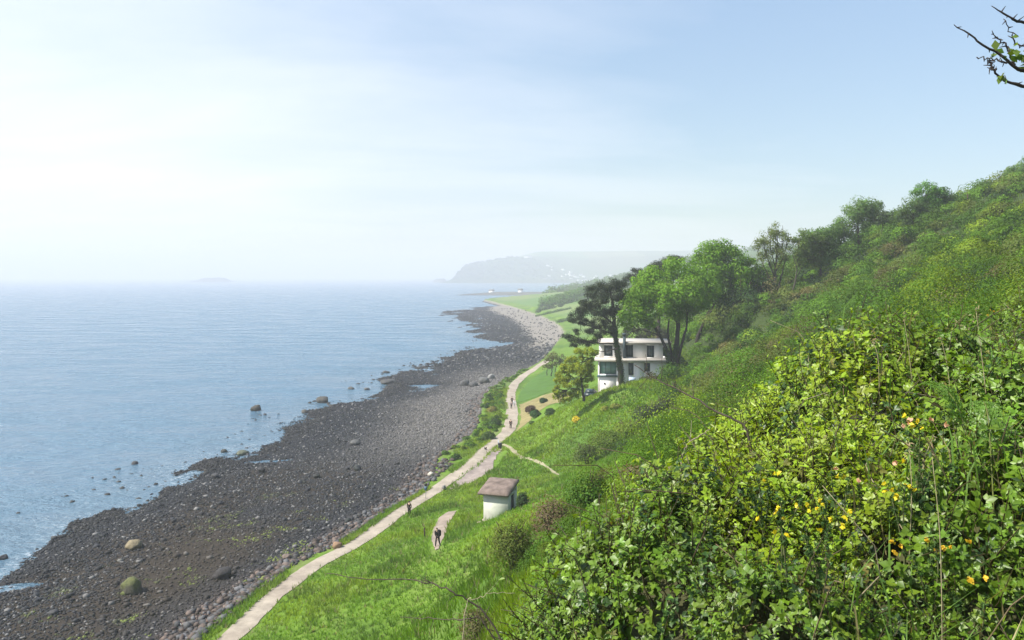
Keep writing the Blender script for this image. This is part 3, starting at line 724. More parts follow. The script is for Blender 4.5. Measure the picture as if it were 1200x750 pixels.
# ------------------------------------------------------------------ trees
def tree(name, base, clumps, limbs, leafcol, label, cat='tree', barkcol=(.06, .05, .04), dens=1.1, ls=.34, mat='leaf', flat=.85, hollow=.5, jit=.15, ivy=None, group=None, twigs=True, aspect=.62, upn=.4):
    """base: (px, depth). clumps: (px, py, dDepth, radius px). limbs: list of [(px, py, dDepth, width m), ...] from the trunk outwards"""
    b = drop(*base); Y0 = b[1]
    e = empty(name, b, label=label, cat=cat, group=group)
    tr = MB(); cr = MB()
    ends = []
    for L in limbs:
        pts = [P(a[0], a[1], Y0+a[2])-b for a in L]
        if L is limbs[0] or L[0][1] is None: pass
        n = 4*len(pts)
        w = np.interp(np.linspace(0, len(L)-1, n), range(len(L)), [a[3] for a in L])
        pp = spline(pts, n); pp[1:-1] += rng.normal(size=(n-2, 3))*.05
        tube(tr, pp, w, 8, barkcol, .25); ends.append(pp)
    if name == 'hill_tree': leafcol = np.array(leafcol)*1.7
    if name == 'hill_tree': clumps = [(a, b_-1.5, c_, d_*1.3) for a, b_, c_, d_ in clumps]
    for (px, py, dy, rp) in clumps:
        c = P(px, py, Y0+dy)-b; r = rp/F*(Y0+dy)
        if twigs and ends:                          # a few twigs reach from the nearest limb into the clump
            allp = np.concatenate(ends); k = np.argsort(((allp-c)**2).sum(1))[:3]
            for j in range(3):
                q = c+randdir(1)[0]*r*.6
                tube(tr, spline([allp[k[j]], (allp[k[j]]+q)/2+rng.normal(size=3)*.15*r, q], 5), np.linspace(.07, .015, 5), 4, barkcol)
        n = int(dens*26*r*r/(ls*ls))
        nl = 11; ld = randdir(nl); lumpc = ld*(.55+.25*rng.random((nl, 1))); lumpr = .31+.24*rng.random(nl)
        li = rng.integers(0, nl, n); d = randdir(n); rad = lumpr[li]*(hollow+((1.5 if mat == 'needle' else 1.18)-hollow)*rng.random(n)**.7)
        pos = (lumpc[li]+d*rad[:, None])*np.array((r, r, r*flat))
        col = jitcol(leafcol, n, jit, .10)*(.85+.3*rng.random(nl))[li][:, None]
        leaves(cr, pos+c, unit(d+randdir(n)*.42+np.array((0, 0, upn*.6))), ls*(.45+1.1*rng.random(n)**1.5), col, aspect)
    tr.build('trunk', M['bark'], e, smoothed=True); cr.build('crown', M[mat], e)
    if ivy is not None:                              # ivy sleeve round the lower trunk
        iv = MB()
        for L, rad in ivy:
            pts = spline([P(a[0], a[1], Y0+a[2])-b for a in L], 40); n = 1500
            k = rng.integers(0, 40, n); d = randdir(n); d[:, 2] *= .3; d = unit(d)
            leaves(iv, pts[k]+d*(rad*(.7+.5*rng.random((n, 1)))), unit(d+randdir(n)*.5), .2*(.6+.8*rng.random(n)), jitcol((.035, .085, .015), n))
        iv.build('ivy', M['leaf'], e)
    return e

def cpx(lst, ox, oy, k, g=1.0): return [(ox+a[0]/k, oy+a[1]/k, a[2], a[3]/k*g) for a in lst]
PINE = (.030, .045, .020)
def pine_clumps(l): return l
# pine before the house (crop 640,280 at 5.357x)
tree('pine_tree', (727, 137), cpx([(280, 330, 0, 42), (350, 310, 1, 45), (420, 290, 0, 42), (470, 290, 1, 38), (330, 370, -1, 48), (400, 370, 1, 50), (450, 350, 0, 45), (300, 410, 0, 40),
     (230, 400, 0, 24), (260, 440, 1, 42), (190, 480, 0, 40), (215, 445, -1, 26), (330, 450, -1, 45), (400, 460, 2, 42), (440, 440, 0, 40), (240, 520, 0, 34), (330, 530, 1, 42), (400, 540, 0, 40),
     (200, 580, 0, 22), (270, 590, -1, 34), (340, 600, 0, 36), (140, 620, 0, 26), (190, 640, 0, 28), (250, 650, 1, 30), (170, 668, 1, 20), (310, 640, 1, 26), (430, 590, 0, 26), (165, 510, 0, 24), (105, 607, 0, 12)], 640, 280, 5.357, 1.32),
     [[(729, 456, 0, .50), (726, 430, 0, .42), (722, 400, 0, .36), (719, 370, 0, .30), (716, 345, 0, .2), (712, 335, 0, .1)],
      [(721, 392, 0, .16), (700, 385, 0, .13), (680, 378, 0, .06)], [(720, 380, 0, .16), (700, 366, 0, .1), (680, 360, 0, .05)], [(723, 402, 0, .13), (703, 402, 0, .09), (672, 397, 0, .04)],
      [(718, 365, 0, .14), (730, 350, 0, .06)], [(724, 408, -1, .12), (708, 412, -1, .07), (696, 410, -1, .04)]],
     PINE, 'dark pine with flat needle pads and an ivy clad trunk before the white house', barkcol=(.05, .04, .032), ls=.29, mat='needle', flat=.72, dens=2.5, hollow=.2, aspect=.3, upn=.5,
     ivy=[([(730, 458, 0), (727, 430, 0), (723, 405, 0)], .55), ([(726, 430, 0), (722, 400, 0), (720, 382, 0)], .48)])
tree('pine_tree', (770, 172), cpx([(570, 200, 0, 28), (545, 240, 0, 36), (500, 250, 0, 20), (600, 225, 0, 22), (660, 190, 0, 34), (700, 170, 0, 36), (650, 235, 0, 30), (760, 150, 0, 38), (790, 130, 0, 34), (830, 130, 0, 30), (740, 200, 0, 34), (600, 280, 0, 30), (690, 230, 0, 36)], 640, 280, 5.357, 1.3),
     [[(770, 420, 0, .45), (772, 370, 0, .36), (770, 330, 0, .25), (778, 308, 0, .1)], [(770, 350, 0, .2), (752, 330, 0, .12), (742, 322, 0, .05)], [(771, 335, 0, .15), (764, 318, 0, .06)], [(771, 340, 0, .15), (788, 312, 0, .06)]],
     PINE, 'dark pine rising behind the sycamore, only its ragged top showing', barkcol=(.05, .04, .032), ls=.29, mat='needle', flat=.65, dens=2.4, hollow=.25, aspect=.3)
SYC = (.135, .27, .016)
tree('sycamore_tree', (790, 137), cpx([(450, 500, 0, 58), (420, 560, -1, 48), (400, 590, 0, 30), (520, 440, 1, 56), (590, 410, 2, 52), (600, 480, -2, 66), (520, 530, -2, 60), (640, 450, 2, 50), (460, 460, 1, 40), (650, 520, 0, 48), (570, 540, -1, 45),
     (480, 580, -1, 34), (420, 510, 1, 40), (610, 545, 1, 36), (690, 480, 2, 44), (560, 470, -3, 50)], 600, 180, 3.0, 1.24),
     [[(790, 430, 0, .5), (793, 400, 0, .4), (795, 370, 0, .32), (797, 345, 0, .18)], [(788, 430, 0, .40), (779, 405, 0, .28), (768, 385, 0, .2), (752, 370, 0, .1)], [(790, 425, .5, .3), (783, 395, .5, .2), (785, 365, .5, .1)],
      [(793, 425, -.5, .3), (803, 390, -.5, .2), (806, 365, 0, .1)], [(772, 393, 0, .14), (758, 388, 0, .08), (745, 385, 0, .04)], [(795, 380, 0, .2), (777, 350, 0, .1), (765, 335, 0, .05)]],
     SYC, 'broad bright green sycamore on several dark stems beside the house', barkcol=(.035, .03, .026), ls=.36, dens=1.3, ivy=[([(791, 432, 0), (793, 405, 0)], .6), ([(787, 432, 0), (780, 408, 0)], .45)])
tree('sycamore_tree', (815, 152), cpx([(730, 325, 0, 40), (690, 350, 0, 44), (740, 370, 0, 55), (700, 400, -1, 50), (780, 370, 0, 44), (800, 420, 0, 50), (760, 440, -1, 60), (700, 440, -2, 52), (840, 400, 0, 30), (850, 450, 1, 36), (800, 470, 0, 40), (740, 490, -1, 40), (670, 380, 0, 36), (870, 430, 1, 26), (820, 440, 0, 40)], 600, 180, 3.0, 1.22),
     [[(811, 425, 0, .42), (818, 395, 0, .32), (828, 372, 0, .24), (838, 355, 0, .14), (845, 330, 0, .08)], [(815, 405, 0, .25), (824, 380, 0, .2), (832, 360, 0, .1)], [(875, 385, 0, .4), (868, 365, 0, .35), (862, 345, 0, .28), (860, 320, 0, .14)],
      [(866, 360, 0, .15), (845, 372, 0, .12), (832, 371, 0, .05)], [(861, 340, 0, .15), (850, 310, 0, .08)], [(836, 357, 0, .15), (826, 325, 0, .08)]],
     SYC, 'taller green sycamore with a pointed crown behind the broad one', barkcol=(.035, .03, .026), ls=.38, dens=1.3, ivy=[([(875, 388, 0), (868, 365, 0), (862, 345, 0)], .7)])
shrub('ivy_thicket', 868, 380, 150, 26, 50, (.035, .08, .018), 'dark ivy thicket under the taller sycamore', n=3200)
shrub('ivy_thicket', 890, 378, 152, 18, 62, (.04, .085, .02), 'dark ivy covered bush between the sycamore and the thin crowned tree', n=2600)
shrub('elder_bush', 838, 400, 150, 22, 24, (.12, .17, .03), 'pale yellow green bush in the gap between the sycamore trunks', n=1600)
# thin crowned tree, crop (780,260) 4.689x
tree('ash_tree', (910, 150), cpx([(620, 40, 0, 60), (560, 90, 0, 60), (520, 130, 0, 48), (640, 100, 0, 66), (590, 160, 1, 66), (540, 190, 0, 50), (660, 170, 0, 60), (610, 230, 0, 50), (700, 120, 0, 50)], 780, 260, 4.689),
     [[(909, 372, 0, .42), (909, 345, 0, .32), (908, 325, 0, .24), (910, 300, 0, .14), (911, 270, 0, .05)], [(908, 325, 0, .18), (900, 305, 0, .1), (893, 280, 0, .04)], [(909, 318, 0, .16), (919, 298, 0, .1), (924, 275, 0, .04)],
      [(908, 335, 0, .14), (898, 318, 0, .1), (888, 295, 0, .04)], [(911, 340, 0, .2), (916, 322, 0, .14), (922, 300, 0, .06)], [(909, 312, 0, .12), (903, 290, 0, .07), (902, 266, 0, .03)], [(910, 305, 0, .12), (917, 285, 0, .07), (917, 264, 0, .03)]],
     (.135, .185, .035), 'thin crowned tree just coming into leaf on a forked trunk', barkcol=(.07, .062, .048), ls=.25, dens=.5, hollow=.1, ivy=[([(909, 374, 0), (909, 350, 0), (908, 332, 0)], .62)])
tree('ash_tree', (930, 148), cpx([(760, 90, 0, 60), (720, 160, 0, 55), (800, 110, 1, 60), (780, 170, 1, 55), (830, 150, 2, 55), (745, 220, 0, 45), (840, 90, 2, 45), (815, 200, 1, 50)], 780, 260, 4.689),
     [[(921, 368, 0, .26), (926, 348, 0, .2), (932, 330, 0, .16), (934, 312, 0, .1), (936, 285, 0, .05)], [(932, 328, 0, .1), (944, 305, 0, .06), (955, 285, 0, .03)], [(934, 315, 0, .1), (928, 295, 0, .04)]],
     (.105, .17, .03), 'leafier tree leaning from a bent trunk beside the thin crowned tree', barkcol=(.07, .062, .048), ls=.32, dens=.95, hollow=.25)
tree('hill_tree', (893, 186), [(885, 338, 0, 15), (897, 330, 0, 15), (905, 342, 0, 14), (890, 352, 0, 14)], [[(893, 372, 0, .25), (893, 352, 0, .18), (893, 335, 0, .08)]],
     (.055, .10, .022), 'mid green tree filling the gap behind the trunk of the thin crowned tree', ls=.4)
tree('hill_tree', (938, 176), [(930, 330, 0, 14), (945, 322, 0, 15), (955, 312, 0, 13), (940, 338, 0, 14), (962, 322, 0, 12)], [[(942, 355, 0, .25), (942, 338, 0, .18), (944, 322, 0, .08)]],
     (.045, .09, .02), 'dark tree behind the bent trunk of the leaning tree', ls=.4)
tree('hill_tree', (968, 152), [(957, 285, 0, 15), (968, 280, 1, 15), (962, 300, 0, 14), (975, 292, 1, 12), (945, 300, 0, 12), (978, 280, 2, 10)], [[(962, 330, 0, .25), (962, 310, 0, .18), (963, 290, 0, .08)]],
     (.05, .10, .02), 'dense dark tree crouching on the skyline behind the leaning one', ls=.33)
tree('hill_tree', (1008, 154), [(1020, 243, 0, 11), (1005, 248, 0, 13), (995, 256, 0, 12), (1012, 258, 0, 13), (1025, 252, 0, 9), (985, 266, 0, 11), (1000, 270, 0, 13), (976, 272, 0, 8), (1028, 243, 0, 6)],
     [[(1006, 290, 0, .28), (1006, 270, 0, .2), (1004, 252, 0, .08)]], (.07, .125, .032), 'windswept dome shaped tree standing alone on the skyline', ls=.3, dens=.95)
tree('hill_tree', (1034, 152), [(1034, 254, 0, 7), (1040, 258, 0, 7), (1028, 260, 0, 6)], [[(1034, 280, 0, .16), (1034, 258, 0, .06)]], (.045, .075, .028), 'small dark round tree in the skyline dip', ls=.3)
tree('hill_tree', (1090, 152), [(1086, 222, 0, 9), (1078, 232, 0, 10), (1093, 232, 0, 10), (1084, 242, 0, 11), (1096, 242, 0, 9)], [[(1086, 268, 0, .28), (1086, 245, 0, .2), (1086, 228, 0, .08)]],
     (.06, .14, .02), 'bright green skyline tree with a pointed top', ls=.3, dens=1.1)
tree('hill_tree', (1106, 153), [(1104, 230, 0, 9), (1112, 234, 0, 7), (1108, 241, 0, 9)], [[(1106, 262, 0, .2), (1106, 236, 0, .08)]], (.035, .08, .02), 'darker skyline tree pressed against the bright pointed one', ls=.3, dens=1.1)
tree('hill_tree', (1066, 150), [(1068, 246, 0, 11), (1076, 252, 0, 11), (1060, 256, 0, 8), (1085, 256, 0, 9)], [[(1070, 275, 0, .2), (1070, 252, 0, .08)]], (.055, .095, .028), 'low olive tree at the foot of the bright pointed one', ls=.3)
tree('hill_tree', (1192, 150), [(1192, 204, 0, 10), (1184, 212, 0, 9), (1202, 202, 0, 12), (1196, 218, 0, 12), (1212, 214, 0, 12), (1176, 222, 0, 8)], [[(1194, 245, 0, .25), (1194, 214, 0, .1)]], (.065, .115, .03), 'bushy tree at the top of the hill by the frame side', ls=.3)
# yellow green tree by the lawn (crop 620,360 at 5.36x)
tree('maple_tree', (684, 121), cpx([(330, 290, 0, 48), (385, 290, 0, 44), (270, 350, 0, 48), (240, 390, 0, 48), (200, 440, 0, 46), (300, 400, -1, 62), (370, 380, 1, 50), (180, 520, 0, 38), (250, 470, -1, 50), (240, 560, 0, 44), (330, 470, 0, 55), (390, 340, 0, 32), (170, 560, 0, 30), (380, 440, 1, 36), (210, 590, 0, 26), (290, 540, 0, 40)], 620, 360, 5.36),
     [[(684, 470, 0, .22), (682, 452, 0, .17), (681, 435, 0, .12), (683, 418, 0, .05)], [(682, 452, 0, .1), (668, 440, 0, .06), (658, 430, 0, .03)], [(683, 458, 0, .1), (672, 455, 0, .07), (660, 458, 0, .03)]],
     (.23, .285, .018), 'yellow green tree in fresh leaf standing by the drive', barkcol=(.07, .06, .05), ls=.25, dens=1.5, hollow=.3, jit=.25)
tree('path_tree', (648, 195), [(642, 420, 0, 7), (650, 418, 0, 7), (646, 427, 0, 7), (655, 424, 0, 6), (640, 430, 0, 5), (660, 420, 0, 6)], [[(646, 441, 0, .14), (647, 430, 0, .1), (648, 420, 0, .05)], [(650, 441, 0, .12), (652, 430, 0, .08), (656, 422, 0, .04)], [(641, 440, 0, .1), (641, 428, 0, .05)]],
     (.12, .125, .05), 'small greyish tree on slim stems where the path passes behind the lawn', ls=.3, dens=.6)
tree('far_roof_tree', (742, 176), [(735, 392, 0, 10), (750, 390, 0, 11), (765, 388, 0, 10), (778, 392, 0, 9)], [[(750, 425, 0, .2), (750, 395, 0, .08)]], (.05, .06, .035), 'dull dark tree showing above the flat house roof', ls=.34)
bpy.data.objects['far_roof_tree'].name = 'garden_tree'

# ------------------------------------------------------------------ white house
hb = drop(742, 146)
hz0 = 10.1
house = empty('white_house', (hb[0], hb[1], hz0), R(-8), label='white two storey modern house with flat roofs half hidden by pines', cat='house')
def bx(name, x0, x1, y0, y1, z0, z1, mat, parent=house):
    return box(MB(), x0, x1, y0, y1, z0, z1).build(name, M[mat] if isinstance(mat, str) else mat, parent)
U = 146/F                                        # metres per picture pixel at the house
def hxp(px): return (px-742)*U
def hzp(py): return CZ-(py-HZ)*U-hz0
zb = -1.6; z1 = hzp(440); z2 = hzp(423); z3 = z2+.424; z4 = hzp(403.5); z5 = hzp(399.5)
def wall_with(name, x0, x1, z0, z1_, y, depth, holes):
    """front wall slab cut round its window openings"""
    mb = MB(); xs = sorted({x0, x1, *[h[0] for h in holes], *[h[1] for h in holes]})
    for a, b in zip(xs[:-1], xs[1:]):
        hs = sorted([h for h in holes if h[0] <= a+1e-6 and h[1] >= b-1e-6], key=lambda h: h[2]); z = z0
        for h in hs:
            if h[2] > z: box(mb, a, b, y, y+.3, z, h[2])
            z = h[3]
        if z1_ > z: box(mb, a, b, y, y+.3, z, z1_)
    box(mb, x0, x0+.3, y+.3, y+depth, z0, z1_); box(mb, x1-.3, x1, y+.3, y+depth, z0, z1_); box(mb, x0+.3, x1-.3, y+depth-.3, y+depth, z0, z1_)
    return mb.build(name, M['white'], house)
LO = [(hxp(703), hxp(722.5), hzp(439), hzp(424.5)), (hxp(736.5), hxp(742.5), hzp(440), hzp(425)), (hxp(755), hxp(761.5), hzp(435), hzp(425))]
UP = [(hxp(708), hxp(718), hzp(418.5), hzp(405.5)), (hxp(733.5), hxp(742), hzp(419.3), hzp(404.8)), (hxp(758), hxp(766.5), hzp(419.3), hzp(405.2)), (hxp(776.8), hxp(780), hzp(417.5), hzp(406.5))]
wall_with('wall', hxp(701), hxp(784), zb, z2, 0, 9, LO)
wall_with('wall', hxp(702), hxp(783), z3, z4, 1.1, 7.6, UP)
def window(nm, h, y, cols, rows, mat, parent=house):
    f = MB(); x0, x1, a, b = h; t = .07
    box(f, x0, x0+t, y, y+.12, a, b); box(f, x1-t, x1, y, y+.12, a, b); box(f, x0+t, x1-t, y, y+.12, a, a+t); box(f, x0+t, x1-t, y, y+.12, b-t, b)
    for i in range(1, cols): xx = x0+(x1-x0)*i/cols; box(f, xx-t/2, xx+t/2, y+.01, y+.11, a+t, b-t)
    for i in range(1, rows): zz = a+(b-a)*i/rows; box(f, x0+t, x1-t, y+.02, y+.10, zz-t/2, zz+t/2)
    fo = f.build(nm, M['glassf'], parent)
    box(MB(), x0+.02, x1-.02, y+.13, y+.16, a+.02, b-.02).build('pane', M[mat], fo)
    return fo
window('window', LO[0], .12, 3, 1, 'glass_reflection'); window('door', LO[1], .12, 1, 1, 'glass'); window('window', LO[2], .12, 1, 1, 'glass')
for h, n in zip(UP, (2, 3, 3, 1)): window('window', h, 1.22, n, 1, 'glass')
bx('roof', hxp(697), hxp(786), -1.2, 9.3, z2+.003, z2+.42, 'fascia'); bx('roof', hxp(700), hxp(786), .4, 9.2, z4+.003, z4+.40, 'fascia')
bx('sill_band', hxp(701)-.15, hxp(724), -.22, -.003, z1-.35, z1, 'glassf')
bx('balcony_rail', hxp(737), hxp(745), -1.5, -1.42, hzp(447), hzp(441), 'paleblue')
ch = box(MB(), hxp(730), hxp(733.5), .2, 1.0, z3+.003, hzp(393)).build('chimney', M['flue'], house)
box(MB(), hxp(729.3), hxp(734.2), .1, 1.1, hzp(393)+.003, hzp(391)).build('chimney_cap', M['flue'], ch)
box(MB(), hxp(708), hxp(709.5), -.06, -.003, hzp(451), hzp(449)).build('vent', M['dark'], house)
box(MB(), hxp(784)+.003, hxp(784)+.5, 3, 3.9, zb, hzp(425)).build('side_pier', M['white'], house)

# parked car on the drive (mostly behind the yellow tree)
cb = drop(692, 139)
car = empty('parked_car', cb, R(75), label='dark parked car beside the white garage wall, half behind the yellow tree', cat='car')
def car_body():
    prof = [(-2.05, .35), (-2.1, .7), (-1.95, .95), (-1.2, 1.02), (1.0, 1.0), (1.75, .9), (2.1, .75), (2.12, .35)]
    cab = [(-1.55, 1.0), (-1.15, 1.44), (-.1, 1.48), (.4, 1.42), (1.05, 1.0)]
    mb = MB()
    for pr, w0, w1 in ((prof, .86, .84), (cab, .80, .62)):
        n = len(pr); v = []
        zmin = min(z for _, z in pr); zmax = max(z for _, z in pr)
        for sgn in (-1, 1):
            for x_, z_ in pr:
                k = (z_-zmin)/(zmax-zmin); v.append((x_, sgn*(w0+(w1-w0)*k), z_))
        q = [(i, (i+1) % n, n+(i+1) % n, n+i) for i in range(n)]
        t = [(0, i+1, i) for i in range(1, n-1)]+[(n, n+i, n+i+1) for i in range(1, n-1)]
        mb.add(v, q, t)
    return mb
car_body().build('body', M['car'], car)
g = MB()
for s in (-1, 1): g.add([(-1.38, s*.795, 1.06), (.88, s*.795, 1.06), (.36, s*.69, 1.37), (-1.08, s*.69, 1.38)], [(0, 1, 2, 3)])
g.add([(1.03, -.7, 1.03), (1.03, .7, 1.03), (.47, .6, 1.40), (.47, -.6, 1.40)], [(0, 1, 2, 3)]); g.build('car_window', M['glass'], car)
for x_ in (-1.3, 1.3):
    for s in (-1, 1):
        w = MB(); tube(w, [(x_, s*.68, .32), (x_, s*.89, .32)], .32, 16); wo = w.build('wheel', M['tyre'], car)
        w = MB(); tube(w, [(x_, s*.89, .32), (x_, s*.9, .32)], .19, 12); w.build('rim', M['steel'], wo)

# ------------------------------------------------------------------ hut above the path
p = P(581, 604, 78); hx, hy = p[0], p[1]; hzb = float(hgt(hx, hy))
hut = empty('stone_hut', (hx, hy, hzb), R(-18), label='small pale walled shelter hut with a brown slab roof on the grass', cat='hut')
w = MB()
W2, D, H = 1.28, 2.8, 2.15
box(w, -W2, W2, 0, .3, -1.2, H); box(w, -W2, -W2+.3, .3, D, -1.2, H+.08); box(w, -W2+.3, W2, D-.3, D, -1.2, H+.5)
box(w, W2-.3, W2, .3, .9, -1.2, H); box(w, W2-.3, W2, D-.75, D-.3, -1.2, H); box(w, W2-.3, W2, .9, D-.75, 2.0, H)
w.build('wall', M['hutwall'], hut)
box(MB(), W2-.22, W2-.1, .9, D-.75, -1.2, 2.0).build('door', M['dark'], hut)
rf = MB()
nx, ny = 14, 12; xs = np.linspace(-W2-.5, W2+.12, nx); ys = np.linspace(-.35, D+.4, ny); X, Y = np.meshgrid(xs, ys)
e0 = np.minimum(np.minimum(X-xs[0], xs[-1]-X), np.minimum(Y-ys[0], ys[-1]-Y))
ZT = H+.40+.10*(1-np.exp(-e0*3))+.19*Y+(fbm(X*1.3, Y*1.3, 151)-.5)*.07-.12*np.exp(-e0*9)
ZB = H+.09+.19*Y
v = np.concatenate([np.stack([X, Y, ZT], -1).reshape(-1, 3), np.stack([X, Y, ZB], -1).reshape(-1, 3)])
i = np.arange(ny-1)[:, None]*nx+np.arange(nx-1)[None]; q = np.stack([i, i+1, i+nx+1, i+nx], -1).reshape(-1, 4); o_ = nx*ny
qs = [q, q[:, ::-1]+o_]
rim = [(a, a+1) for a in range(nx-1)]+[(ny*nx-1-a, ny*nx-2-a) for a in range(nx-1)]+[((b+1)*nx-1, (b+2)*nx-1) for b in range(ny-1)]+[((b+1)*nx, b*nx) for b in range(ny-1)]
qs.append(np.array([(a+o_, b_+o_, b_, a) for a, b_ in rim]))
rf.add(v, np.concatenate(qs)); rf.build('roof', M['hutroof'], hut)
drape('hut_threshold', [G(a, b, hzb) for a, b in [(560, 606), (568, 590), (572, 607), (570, 612)]], M['path'], (.40, .31, .26), .2, .07, .1, kind='structure')
bt = shrub('hut_shrub', 612, 600, 77, 8, 26, (.035, .07, .018), 'dark shrub pressed against the shaded side of the hut', n=1200)

# ------------------------------------------------------------------ street furniture
def signpost():
    p = hit(499, 585); e = empty('signpost', p, label='slim grey signpost with a dark round top and blue panel beside the path', cat='signpost')
    tube(MB(), [(0, 0, -.3), (0, 0, 1.95)], .035, 8).build('pole', M['steel'], e)
    box(MB(), -.2, .2, -.06, -.038, 1.12, 1.62).build('panel', M['signblue'], e)
    tube(MB(), [(0, -.075, 1.85), (0, -.04, 1.85)], .19, 20).build('disc', M['bin'], e)
signpost()
def post(px, py, h, r, label, mat='post', Y=None, name='wooden_post'):
    p = drop(px, Y) if Y else hit(px, py)
    e = empty(name, p, label=label, cat='post')
    mb = MB(); v = []
    box(mb, -r, r, -r, r, -.3, h-.06); mb.build('shaft', M[mat], e)
    c = MB(); c.add([(-r*1.08, -r*1.08, h-.057), (r*1.08, -r*1.08, h-.057), (r*1.08, r*1.08, h-.057), (-r*1.08, r*1.08, h-.057), (0, 0, h+.03)], [(3, 2, 1, 0)], [(0, 1, 4), (1, 2, 4), (2, 3, 4), (3, 0, 4)]); c.build('cap', M[mat], e)
post(497.5, 630, 1.0, .07, 'short dark wooden post in the grass below the walker with a backpack')
post(1134, 240, 1.9, .09, 'thin bare post standing on the hill skyline', Y=150)
post(584, 524, 1.25, .05, 'pale slim marker post behind the black litter bin', mat='paleblue', name='marker_post')
p = hit(586, 526); e = empty('litter_bin', p, label='black square litter bin where the path forks', cat='litter bin')
v = []
mb = MB(); mb.add([(-.25, -.25, 0), (.25, -.25, 0), (.25, .25, 0), (-.25, .25, 0), (-.31, -.31, .8), (.31, -.31, .8), (.31, .31, .8), (-.31, .31, .8)], BOXQ); mb.build('body', M['bin'], e)
box(MB(), -.34, .34, -.34, .34, .803, .93).build('lid', M['bin'], e)

# ------------------------------------------------------------------ people and dog
def skin(name, verts, edges, mat, parent, lvl=1):
    me = bpy.data.meshes.new(name); me.from_pydata([v[0] for v in verts], edges, []); ob = bpy.data.objects.new(name, me); COL.objects.link(ob)
    md = ob.modifiers.new('s', 'SKIN'); ms = ob.modifiers.new('u', 'SUBSURF'); ms.levels = lvl
    for i, v in enumerate(verts):
        me.skin_vertices[0].data[i].radius = (v[1], v[2] if len(v) > 2 else v[1])
    me.skin_vertices[0].data[0].use_root = True
    bpy.context.view_layer.update()
    ev = ob.evaluated_get(bpy.context.evaluated_depsgraph_get()); m2 = bpy.data.meshes.new_from_object(ev)
    ob.modifiers.clear(); ob.data = m2; bpy.data.meshes.remove(me); m2.name = name
    m2.polygons.foreach_set('use_smooth', np.ones(len(m2.polygons), bool))
    m2.materials.clear(); m2.materials.append(mat); ob.parent = parent
    return ob
def plain(col, n): return mat_plain(n, col, .85, .15, .15, 9)
def person(p, rz, top, legs, label, stride=.22, hair=(.04, .03, .02), lean=.0, pack=None, coat=False):
    e = empty('person', p, rz, label=label, cat='person')
    j = dict(pel=(0, 0, .95), sp=(0, lean*.3, 1.15), ch=(0, lean*.7, 1.36), ne=(0, lean, 1.48), hd=(0, lean+.03, 1.62), ht=(0, lean+.02, 1.70))
    V = [(j['pel'], .13, .10), (j['sp'], .12, .09), (j['ch'], .15, .10), (j['ne'], .055), (j['hd'], .085, .10), (j['ht'], .07)]; E = [(0, 1), (1, 2), (2, 3), (3, 4), (4, 5)]
    arms = []; lg = []
    for s in (-1, 1):
        sw = stride*s*.8
        a = [(s*.20, lean*.75, 1.40), (s*.25, lean*.7-sw*.3, 1.13), (s*.23, lean*.7-sw+.06, .90), (s*.22, lean*.7-sw+.09, .82)]
        k = len(V); V += [(a[0], .065), (a[1], .048), (a[2], .034), (a[3], .04, .022)]; E += [(2, k), (k, k+1), (k+1, k+2), (k+2, k+3)]; arms.append(a)
        l = [(s*.095, 0, .90), (s*.10, sw*.55+.04, .50), (s*.10, sw*1.1-.03, .09), (s*.115, sw*1.1+.13, .04)]
        k = len(V); V += [(l[0], .09), (l[1], .06), (l[2], .042), (l[3], .04, .03)]; E += [(0, k), (k, k+1), (k+1, k+2), (k+2, k+3)]; lg.append(l)
    b = skin('body', V, E, M['skin'], e)
    f = MB()                                     # fingers, nose, ears on a second small mesh merged into the body below
    for a, s in zip(arms, (-1, 1)):
        h = np.array(a[3])
        for i, (dx, L) in enumerate(((-.03, .055), (-.01, .075), (.01, .08), (.03, .07))):
            tube(f, [h+(0, dx, -.005), h+(0, dx+.004, -.04-L*.3), h+(-s*.012, dx+.012, -.03-L)], [.010, .009, .006], 5)
        tube(f, [h+(-s*.01, .03, .02), h+(-s*.02, .055, -.01), h+(-s*.02, .06, -.035)], [.011, .010, .007], 5)
    hd = np.array(j['hd'])
    tube(f, [hd+(0, .085, .03), hd+(0, .112, -.005), hd+(0, .09, -.012)], [.008, .014, .006], 5)
    for s in (-1, 1): tube(f, [hd+(s*.08, -.005, -.02), hd+(s*.092, -.01, .01), hd+(s*.085, 0, .035)], [.008, .012, .008], 5)
    fo = f.build('hands', M['skin']); 
    for ob in (b, fo): ob.select_set(True)
    # join by mesh data (no operators)
    bm = bmesh.new(); bm.from_mesh(b.data); bm.from_mesh(fo.data); bm.to_mesh(b.data); bm.free(); md = fo.data; bpy.data.objects.remove(fo); bpy.data.meshes.remove(md)
    V = [((0, 0, .90), .155, .125), (j['sp'], .145, .115), (j['ch'], .175, .125), ((0, lean, 1.45), .08)]; E = [(0, 1), (1, 2), (2, 3)]
    if coat: V.append(((0, -.02, .62), .20, .17)); E.append((0, 4))
    for a in arms:
        k = len(V); V += [(a[0], .082), (a[1], .063), (a[2], .05)]; E += [(2, k), (k, k+1), (k+1, k+2)]
    skin('jacket', V, E, plain(top, 'jacket_cloth'), e)
    V = [((0, 0, .93), .14, .115)]; E = []
    for l in lg:
        k = len(V); V += [(l[0], .105), (l[1], .078), (l[2], .06)]; E += [(0, k), (k, k+1), (k+1, k+2)]
    skin('trousers', V, E, plain(legs, 'trouser_cloth'), e)
    for l in lg: skin('shoe', [((l[2][0], l[2][1]-.02, .05), .05, .045), ((l[3][0], l[3][1]+.02, .035), .045, .03)], [(0, 1)], M['tyre'], e)
    hv, ht = ICO[2]; hv = hv*np.array((.094, .108, .10)); kp = hv.copy(); kp[:, 1] = np.where((hv[:, 2] < .02) & (hv[:, 1] > 0), hv[:, 1]*.3, hv[:, 1])
